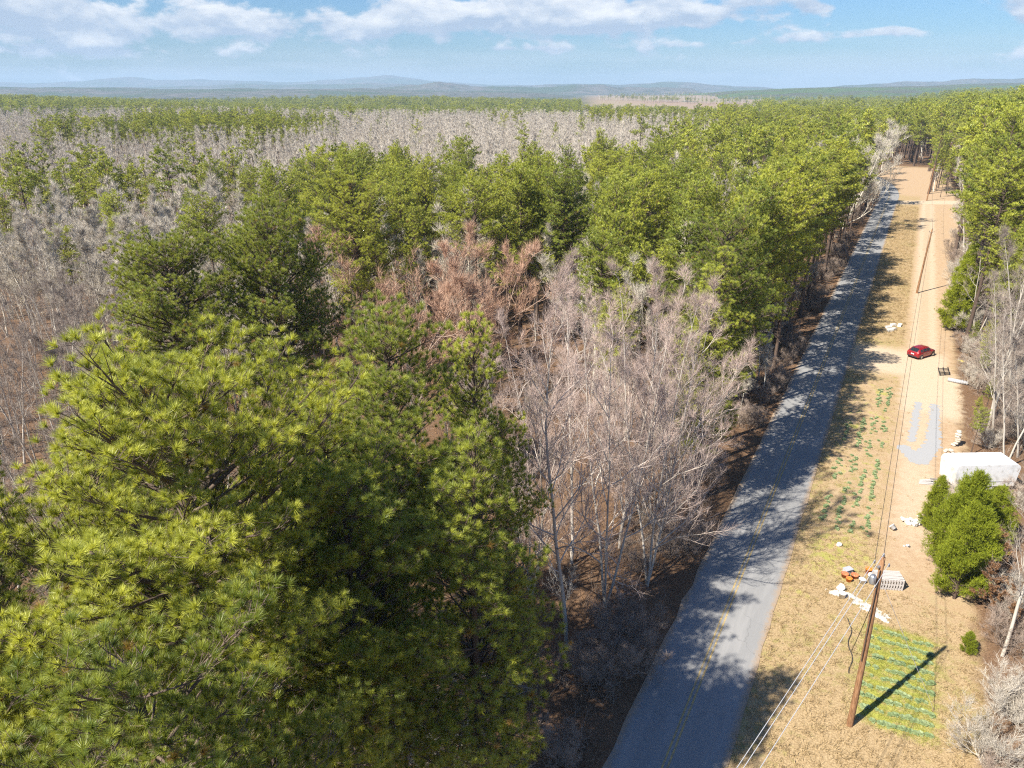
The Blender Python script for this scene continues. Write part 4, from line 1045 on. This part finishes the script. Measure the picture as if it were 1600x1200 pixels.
# ------------------------------------------------------------------ red hatchback
def car():
    m, n = mat('red_car_paint'); b = n.new('ShaderNodeBsdfPrincipled'); b.inputs['Base Color'].default_value = (.28, .010, .018, 1); b.inputs['Roughness'].default_value = .36
    b.inputs['Metallic'].default_value = .25; b.inputs['Coat Weight'].default_value = .45; b.inputs['Coat Roughness'].default_value = .06; finish(n, b.outputs[0]); paint = m
    m, n = mat('car_glass'); finish(n, principled(n, (.02, .025, .03), .06, .6)); glass = m
    m, n = mat('tail_lamp'); finish(n, principled(n, (.55, .03, .02), .15, .5)); tail = m
    m, n = mat('head_lamp'); finish(n, principled(n, (.75, .76, .78), .12, .6)); head = m
    trim = BLACKP
    root = empty('car', (56.25, 91.75, 0), R(30))
    # x, z low, z belt, z roof, half widths low / belt / roof
    st = [(-2.12, .42, .78, .80, .62, .68, .60), (-2.06, .30, .90, .96, .78, .82, .66), (-1.84, .24, .98, 1.24, .83, .86, .64), (-1.50, .21, .98, 1.45, .85, .875, .61), (-.9, .20, .965, 1.515, .86, .885, .60),
          (-.2, .20, .95, 1.525, .86, .885, .60), (.35, .20, .935, 1.46, .86, .88, .60), (.75, .20, .925, 1.22, .86, .875, .62), (1.08, .21, .915, .99, .85, .865, .66), (1.5, .22, .87, .92, .84, .83, .62), (1.88, .27, .76, .80, .78, .74, .52), (2.10, .36, .60, .62, .62, .60, .40)]
    def half(q):
        x, zl, zb, zr, wl, wb, wr = q
        return [(x, 0, zl), (x, wl * .9, zl), (x, wl, zl + .10), (x, wb + .012, zl + (zb - zl) * .6), (x, wb, zb), (x, wb + (wr - wb) * .9, zb + (zr - zb) * .86), (x, wr * .82, zr - .004), (x, wr * .4, zr + .012), (x, 0, zr + .016)]
    v = []; f = []
    for q in st:
        h = half(q); v += h + [(p[0], -p[1], p[2]) for p in h[-2:0:-1]]
    k = 16
    for j in range(len(st) - 1):
        for i in range(k): f.append((j * k + i, (j + 1) * k + i, (j + 1) * k + (i + 1) % k, j * k + (i + 1) % k))
    f += [tuple(range(k)), tuple(range((len(st) - 1) * k, len(st) * k))[::-1]]
    me = bpy.data.meshes.new('body'); me.from_pydata(v, [], f); me.update(); me.polygons.foreach_set('use_smooth', [True] * len(me.polygons))
    body = link('body', me, paint, root)
    def hat(x):
        for a, c in zip(st[:-1], st[1:]):
            if a[0] <= x <= c[0]:
                u = (x - a[0]) / (c[0] - a[0]); return half([a[i] + (c[i] - a[i]) * u for i in range(7)])
    def panel(name, x0, x1, side, lo=.14, hi=.88, mt=glass):
        vv = []; nx = 5
        for i in range(nx):
            h = hat(x0 + (x1 - x0) * i / (nx - 1)); a, c = np.array(h[4]), np.array(h[5])
            for w_ in (lo, hi):
                p = a + (c - a) * w_; vv.append((p[0], side * (p[1] + .012), p[2] + .004))
        return MB().add(vv, [(2 * i, 2 * i + 2, 2 * i + 3, 2 * i + 1) for i in range(nx - 1)]).build(name, mt, root)
    for sd in (-1, 1):
        panel('side_window', -1.62, -1.15, sd); panel('side_window', -1.08, -.28, sd); panel('side_window', -.2, .62, sd)
        for x0, x1 in ((-1.12, -.25), (-.22, .80)):
            vv = []
            for q_ in range(5):
                h = hat(x0 + .01 + (x1 - x0 - .02) * q_ / 4)
                for w_ in (2, 3, 4): vv.append((h[w_][0], sd * (h[w_][1] + .007), h[w_][2] + (.12 if w_ == 2 else 0)))
            dr = MB().add(vv, [(3 * a_ + b_, 3 * a_ + b_ + 3, 3 * a_ + b_ + 4, 3 * a_ + b_ + 1) for a_ in range(4) for b_ in range(2)]).build('door', paint, root, True)
            MB().box(((x0 + .12), sd * .905, .84), (.16, .03, .03)).build('handle', ALLOY, dr)
        MB().box((.62, sd * .97, .98), (.12, .2, .13)).build('mirror', paint, root)
        for x in (-1.30, 1.28):
            w = MB().lathe([(.20, -.10), (.30, -.11), (.325, -.07), (.325, .07), (.30, .11), (.20, .10)], 22, axis='y').build('wheel', RUBBER, root, True, (x, sd * .80, .325))
            rm = MB().lathe([(.205, -.02), (.20, .0), (.05, .03)], 16, axis='y').build('rim', ALLOY, w, False, (0, sd * .10, 0), (0, 0, 0 if sd > 0 else math.pi))
            MB().lathe([(.395, -.01), (.395, .012)], 22, axis='y').build('wheel_arch', trim, root, False, (x, sd * .862, .35))
        MB().box((-2.0, sd * .66, .86), (.20, .28, .17), sd * R(-18)).build('tail_light', tail, root)
        MB().box((1.88, sd * .60, .70), (.24, .26, .13), sd * R(-28)).build('headlight', head, root)
    def cross(name, xs, w, mt=glass, up=.02):
        vv = []
        for x in xs:
            h = hat(x); z8 = h[8][2]; zz = [h[6][2], h[7][2], z8]
            for yy, z0 in ((-h[6][1] * w, h[6][2]), (-h[7][1], h[7][2]), (0, z8), (h[7][1], h[7][2]), (h[6][1] * w, h[6][2])): vv.append((x, yy, z0 + up))
        nx = len(xs)
        return MB().add(vv, [(5 * j + i, 5 * j + i + 1, 5 * j + 6 + i, 5 * j + 5 + i) for j in range(nx - 1) for i in range(4)]).build(name, mt, root, True)
    rw = cross('rear_window', (-2.0, -1.9, -1.8, -1.68, -1.58), 1.0); cross('windscreen', (.42, .6, .8, 1.0), 1.0)
    MB().box((-1.86, .05, 1.25), (.02, .5, .02)).build('wiper', trim, rw)
    MB().box((-1.50, 0, 1.49), (.22, 1.05, .03)).build('spoiler', paint, root)
    MB().box((-2.135, 0, .74), (.02, .42, .14)).build('number_plate', WHITEP, root)
    MB().box((-2.08, 0, .40), (.10, 1.35, .14)).build('rear_bumper', trim, root); MB().box((2.03, 0, .40), (.14, 1.2, .16)).build('front_bumper', trim, root)
    tag(root, 'red hatchback car parked on the pale dirt turn-in', 'car')
car()

# ------------------------------------------------------------------ white camper under the bare trees
def camper():
    root = empty('camper', (42.9, 57.3, 0), R(2))
    L_, Wd, Hh = 5.9, 2.4, 2.75; zb = .55; r_ = .42
    prof = []
    def arc(cx, cz, a0, a1):
        return [(cx + r_ * math.cos(R(a0 + (a1 - a0) * i / 5)), cz + r_ * math.sin(R(a0 + (a1 - a0) * i / 5))) for i in range(6)]
    hx = L_ / 2
    prof = arc(hx - r_, Hh - r_, 0, 90) + arc(-hx + r_, Hh - r_, 90, 180) + [(-hx + .25, zb), (hx - .15, zb)]
    v = [(x, -Wd / 2, z) for x, z in prof] + [(x, Wd / 2, z) for x, z in prof]; k = len(prof)
    f = [(i, (i + 1) % k, k + (i + 1) % k, k + i) for i in range(k)] + [tuple(range(k))[::-1], tuple(range(k, 2 * k))]
    m, n = mat('camper_skin'); p = n.new('ShaderNodeTexCoord').outputs['Object']
    c = n.mix(n.ss(n.noise(p, 1.6, 5, .65), .45, .75), (.70, .70, .69), (.48, .47, .44)); finish(n, principled(n, c, .45, .4))
    MB().add(v, f).build('shell', m, root)
    for i in range(8): MB().box((-2.45 + .7 * i, 0, Hh + .008), (.03, Wd * .97, .024)).build('roof_seam', m, root)
    for x in (-1.2, 1.6): MB().box((x, .1, Hh + .08), (.4, .4, .15)).build('roof_vent', WHITEP, root)
    for x in (-2.0, .2, 2.0):
        w = MB().box((x, Wd / 2 + .012, 1.75), (.95, .03, .55)).build('window', STEEL, root); MB().box((x, Wd / 2 + .03, 1.75), (.85, .012, .45)).build('pane', BLACKP, w)
    w = MB().box((-1.0, Wd / 2 + .015, 1.42), (.62, .03, 1.7)).build('door', WHITEP, root); MB().box((-.75, Wd / 2 + .045, 1.35), (.05, .03, .12)).build('handle', STEEL, w)
    MB().box((0, -Wd / 2 - .010, 1.05), (5.2, .02, .09)).build('stripe', GREYP, root)
    for x in (.1, .85):
        for sy in (-1, 1):
            w = MB().lathe([(.2, -.1), (.33, -.1), (.34, 0), (.33, .1), (.2, .1)], 16, axis='y').build('wheel', RUBBER, root, True, (x, sy * 1.0, .34)); MB().lathe([(.2, -.01), (.06, .03)], 12, axis='y').build('rim', WHITEP, w, False, (0, sy * .1, 0))
    MB().box((-3.45, .28, .5), (1.2, .08, .1), R(-13)).box((-3.45, -.28, .5), (1.2, .08, .1), R(13)).build('hitch', STEEL, root)
    MB().lathe([(.05, 0), (.05, .5)], 8, (-3.9, 0, 0)).build('jack_leg', STEEL, root)
    tag(root, 'white camper trailer with rounded roof under bare branches', 'camper')
camper()

# ------------------------------------------------------------------ garden odds and ends
def pallet_bin():
    x, y = 27.75, 42.9; root = empty('pallet_bin', (x, y, 0), R(-6))
    L_, D_, Hh = 1.85, 1.15, .88
    sl = MB().box((0, 0, 0), (.11, .022, Hh)); first = sl.build('slat', OLDWOOD, root, False, (-L_ / 2 + .06, -D_ / 2, Hh / 2))
    for i in range(1, 10):
        c = first.copy(); COL.objects.link(c); c.location = (-L_ / 2 + .06 + i * (L_ - .12) / 9, -D_ / 2 + (i % 3 - 1) * .004, Hh / 2 + (i * 37 % 5 - 2) * .006)
    for z in (.10, Hh * .5, Hh - .08): MB().box((0, -D_ / 2 + .055, z), (L_, .085, .09)).build('rail', OLDWOOD, root)
    for sx in (-1, 1):
        for i in range(6): MB().box((sx * L_ / 2, -D_ / 2 + .14 + i * .18, Hh / 2), (.022, .12, Hh)).build('slat', OLDWOOD, root)
        MB().box((sx * (L_ / 2 - .055), 0.04, Hh * .5), (.085, D_ - .1, .09)).build('rail', OLDWOOD, root)
    MB().box((0, D_ / 2, Hh / 2), (L_, .022, Hh)).build('back_panel', OLDWOOD, root)
    for i in range(7): MB().box((0, -D_ / 2 + .08 + i * .165, Hh + .014 + (i % 2) * .006), (L_ + .04, .125, .024), R((i * 13 % 5 - 2) * .5)).build('top_board', OLDWOOD, root)
    tag(root, 'weathered grey bin built of slatted pallets behind the garden pole', 'pallet bin')
pallet_bin()
def bucket(x, y, r_, h_, material, label, tilt=0.0, rz=0.0, name='bucket', cat='bucket', group=None):
    o = empty(name, (x, y, r_ * math.sin(abs(tilt)) * .95), rz); o.rotation_euler = (tilt, 0, rz)
    b = MB().lathe([(r_ * .80, 0), (r_, h_), (r_ * 1.06, h_), (r_ * 1.06, h_ - .03), (r_ * .98, h_ - .032), (r_ * .93, h_ - .005), (r_ * .75, .03)], 16).build('body', material, o, True)
    n = 9; a = np.linspace(0, math.pi, n); P = np.stack([r_ * np.cos(a), .25 * r_ * np.sin(a), h_ - .05 + .6 * r_ * np.sin(a)], -1)[None]
    V, T = tubes(P, np.full((1, n), .006), 4); link('handle', mesh_np('handle', V, T), STEEL, o)
    return tag(o, label, cat, group)
bucket(27.05, 44.3, .24, .42, ORANGEP, 'orange bucket standing between the crates and the pallet bin')
bucket(26.95, 43.55, .30, .40, WHITEP, 'white tub next to the orange bucket')
bucket(26.0, 43.1, .22, .40, WHITEP, 'white bucket in front of the reddish pots')
bucket(23.85, 41.5, .24, .42, WHITEP, 'white bucket standing in the spilled white sand')
bucket(23.85, 42.15, .24, .42, WHITEP, 'white bucket lying tipped over in the spilled white sand', R(80), R(120))
bucket(31.8, 49.9, .24, .36, WHITEP, 'white-topped bucket alone on the orange soil near the rock heap', R(55), R(220))
bucket(25.05, 43.85, .26, .34, TERRA, 'round terracotta pot at the road side of the reddish pots', 0, 0, 'plant_pot', 'plant pot')
bucket(25.15, 43.35, .22, .30, ORANGEP, 'small orange pot in front of the terracotta pot', 0, 0, 'plant_pot', 'plant pot')
bucket(25.75, 43.75, .26, .30, TERRA, 'terracotta pot beside the grey storage tote', 0, 1, 'plant_pot', 'plant pot')
def tote(x, y, d, material, label, rz):
    o = empty('storage_tote', (x, y, 0), rz)
    MB().box((0, 0, d[2] / 2), d).build('body', material, o); MB().box((0, 0, d[2] + .015), (d[0] + .05, d[1] + .05, .035)).build('lid', material, o)
    MB().box((0, -d[1] / 2 - .015, d[2] * .8), (.16, .03, .03)).build('handle', BLACKP, o)
    return tag(o, label, 'tote')
tote(25.5, 44.35, (.62, .42, .36), GREYP, 'grey storage tote behind the reddish pots', R(20))
def rock_mesh(seed, sq=.7):
    g = np.random.default_rng(seed); import bmesh
    bm = bmesh.new(); bmesh.ops.create_icosphere(bm, subdivisions=2, radius=.5)
    for v in bm.verts:
        c = v.co; k = 1 + .22 * math.sin(c.x * 7 + seed) * math.cos(c.y * 6 + seed * 2) + g.normal(0, .05)
        v.co = Vector((c.x * k * 1.15, c.y * k * .9, c.z * k * sq))
    me = bpy.data.meshes.new('rock'); bm.to_mesh(me); bm.free(); return me
RK = [rock_mesh(i) for i in range(4)]
def rocks(name, cx, cy, n, spread, size, material, label, group, cat, stack=0.0):
    g = np.random.default_rng(int(cx * 10))
    for i in range(n):
        me = RK[i % 4].copy(); sz = size * g.uniform(.7, 1.25)
        if stack: x, y, z = cx + g.normal(0, .07), cy + g.normal(0, .07), .12 + i * size * .52
        else:
            x, y = cx + g.normal(0, spread), cy + g.normal(0, spread * .7); z = sz * .26 + (.2 if i > n * .7 else 0)
        o = link(name, me, material, None, (x, y, z), (0, 0, g.uniform(0, 6.28))); o.scale = (sz, sz * g.uniform(.8, 1.1), sz); tag(o, label, cat, group)
rocks('white_rock', 34.1, 51.2, 16, .55, .42, ROCK, 'white rock in the heap beside the loose darker cedar', 'white rocks heaped by the cedar', 'rock')
rocks('field_stone', 45.6, 65.0, 7, 0, .48, STONE, 'flat tan stone in the stacked column at the wood edge', 'stones stacked at the wood edge', 'stone', 1)
rocks('field_stone', 44.6, 63.6, 5, .45, .36, STONE, 'tan stone lying at the foot of the stacked column', 'stones lying by the stack', 'stone')
rocks('loose_stone', 26.3, 47.8, 1, 0.01, .55, ROCK, 'single pale stone on the grass by the vegetable rows', None, 'stone')
rocks('loose_stone', 31.9, 47.6, 5, .22, .22, GREYP, 'small grey stone in the little pile near the tipped bucket', 'grey stones near the tipped bucket', 'stone')
for i, (s_, t_, a, lab) in enumerate(((120.5, 1.5, .3, 'white concrete block farthest along the verge'), (120.9, 2.4, .9, 'white concrete block next to the dirt track'), (118.9, .9, .1, 'white concrete block turned on its side'), (118.2, 1.6, .5, 'white concrete block in front of the other blocks'), (117.4, 1.2, .2, 'low white concrete block nearest the turn-in'))):
    x, y = W(s_, t_); o = empty('concrete_block', (x, y, 0), a); MB().box((0, 0, .04), (.8, .5, .08)).box((0, -.2, .22), (.8, .1, .28)).box((0, .2, .22), (.8, .1, .28)).build('shell', ROCK, o)
    for q in (-.34, 0, .34): MB().box((q, 0, .22), (.09, .3, .279)).build('web', ROCK, o)
    tag(o, lab, 'block')
def crate_panel():
    x, y = W(100.7, 8.3); o = empty('black_pallet', (x, y, .02), R(8)); T_ = Matrix.Rotation(R(-52), 3, 'X')
    for i in range(6): MB().box((0, .10 + i * .17 * .615, .06 + i * .17 * .79), (1.5, .13, .03), 0, T_).build('slat', BLACKP, o)
    for q in (-.68, 0, .68): MB().box((q, .40, .44), (.09, 1.08, .07), 0, Matrix.Rotation(R(52), 3, 'X')).build('runner', BLACKP, o)
    tag(o, 'black slatted pallet propped up beside the pale turn-in', 'pallet')
crate_panel()
x, y = W(98.6, 9.6); o = empty('plastic_culvert_pipe', (x, y, .24), R(-38))
MB().lathe([(.19, -1.1), (.24, -1.1), (.24, 1.1), (.19, 1.1), (.19, -1.1)], 18, axis='y').build('pipe', GREYP, o, True, (0, 0, 0), (0, 0, R(90)))
for q in np.linspace(-1, 1, 9): MB().lathe([(.262, -.03), (.262, .03)], 18, axis='y').build('rib', GREYP, o, True, (0, 0, 0), (0, 0, R(90))).location = (-q, 0, 0)
tag(o, 'grey ribbed pipe lying behind the black slatted pallet', 'pipe')
x, y = W(106.8, 10.2)
o = bucket(x, y, .36, .34, YELLOWP, 'yellow tub at the wood edge opposite the red car', 0, 0, 'tub', 'tub')
x, y = W(119.4, 11.2); o = empty('old_tyre', (x, y, .13), 0)
MB().lathe([(.38, -.10), (.56, -.12), (.62, 0), (.56, .12), (.38, .10), (.34, 0), (.38, -.10)], 20).build('tread', RUBBER, o, True); MB().lathe([(.36, -.06), (.36, .0)], 16).build('rim', BLACKP, o)
tag(o, 'old black tyre lying flat at the wood edge past the red car', 'tyre')
x, y = W(118.7, 9.1)
g = np.random.default_rng(8); P = grow(g, np.array([[x, y, .06], [x + .3, y - .2, .1]]), nrm(np.array([[1, -.3, .05], [.6, .8, .1]])), np.array([1.9, 1.0]), 6, .12, 0)
V, T = tubes(P, np.array([[.10, .09, .08, .07, .05, .03]] * 2), 6); tag(link('fallen_log', mesh_np('fallen_log', V, T, smooth=True), PINEBARK), 'dark forked log on the soil under the narrow cedars', 'log')
# planks by the camper hitch
for i in range(4): tag(MB().box((38.6 + i * .12, 57.4 + i * .22, .05 + i * .02), (1.5, .16, .04), R(-8 + i * 5)).build('loose_plank', OLDWOOD), 'weathered plank lying by the camper hitch', 'plank', 'planks by the camper hitch')

# ------------------------------------------------------------------ collards
def collard(seed):
    g = np.random.default_rng(seed); b = Bag()
    for i in range(11):
        a = i * 2.4 + g.uniform(-.3, .3); el = .08 + .06 * i; l_ = .23 * (1.1 - .04 * i); w_ = .11
        d = np.array([math.cos(a) * math.cos(el), math.sin(a) * math.cos(el), math.sin(el)]); sd = np.array([-math.sin(a), math.cos(a), 0])
        c = np.array([0, 0, .04 + .008 * i]); q = np.array([0, 0, -.06])
        V = np.array([c, c + d * l_ * .4 - sd * w_, c + d * l_ * .45, c + d * l_ * .4 + sd * w_, c + d * l_ * .8 - sd * w_ * .9 + q * .3, c + d * l_ * .85 + sd * w_ * .9 + q * .3, c + d * l_ * 1.12 + q])
        b.add(V, np.array([(0, 1, 2), (0, 2, 3), (1, 4, 2), (2, 5, 3), (4, 6, 2), (2, 6, 5)]), g.uniform(0, .95))
    return b.mesh('collard')
CO = [collard(i) for i in range(4)]
for me in CO: me.materials.append(COLLARD)
g = np.random.default_rng(31); nc = 0
def collard_at(s_, t_, lab, grp):
    x, y = W(s_, t_); o = link('collard_plant', CO[int(g.integers(0, 4))], None, None, (x, y, .0), (0, 0, g.uniform(0, 6.28))); k = g.uniform(.6, 1.05); o.scale = (k, k, k)
    tag(o, lab, 'vegetable plant', grp)
for r_ in range(10):
    s0 = 37.0 + r_ * .93
    for t_ in np.arange(2.95, 6.75, .235):
        if g.random() < (.32 if t_ < 4.4 else .10): continue
        collard_at(s0 + .10 * (t_ - 4) * (1 - r_ / 9) + g.normal(0, .05), t_ + g.normal(0, .04), 'blue-green collard plant in the grassy garden crossed by the pole shadow', 'collards in the grassy garden')
for t0, segs in ((-1.1, [(58, 63), (66, 71), (75, 80)]), (.2, [(57, 66), (68, 72), (74, 82)]), (1.2, [(57, 59), (61, 69), (72, 76), (78, 83), (86, 92)]), (2.3, [(57, 62), (63, 72), (75, 76.5), (79, 82), (85, 93)])):
    for a, b_ in segs:
        for s_ in np.arange(a, b_, .36):
            if g.random() < .2: continue
            collard_at(s_ + g.normal(0, .06), t0 + .012 * (s_ - 57) - .35 + g.normal(0, .15), 'collard plant in the long rows on the verge between road and track', 'collards in the roadside rows')

# ------------------------------------------------------------------ air
def haze():
    m = bpy.data.materials.new('haze_air'); m.use_nodes = True; n = NT(m.node_tree); n.n.clear()
    v = n.new('ShaderNodeVolumePrincipled'); v.inputs['Color'].default_value = (.58, .79, 1.0, 1); v.inputs['Density'].default_value = HAZE_D; v.inputs['Anisotropy'].default_value = 0.0
    o = n.new('ShaderNodeOutputMaterial'); n.l.new(v.outputs[0], o.inputs['Volume'])
    h = MB().box((0, 0, 0), (27000, 27000, 270)).build('haze', m, None, False, (0, 0, 105)); h.data.update()
    tag(h, 'pale blue distance haze', None, None, 'stuff')
HAZE_D = 1.15e-4
haze()
print('OBJECTS', len(bpy.data.objects), 'TRIS', sum(len(m.polygons) for m in bpy.data.meshes))
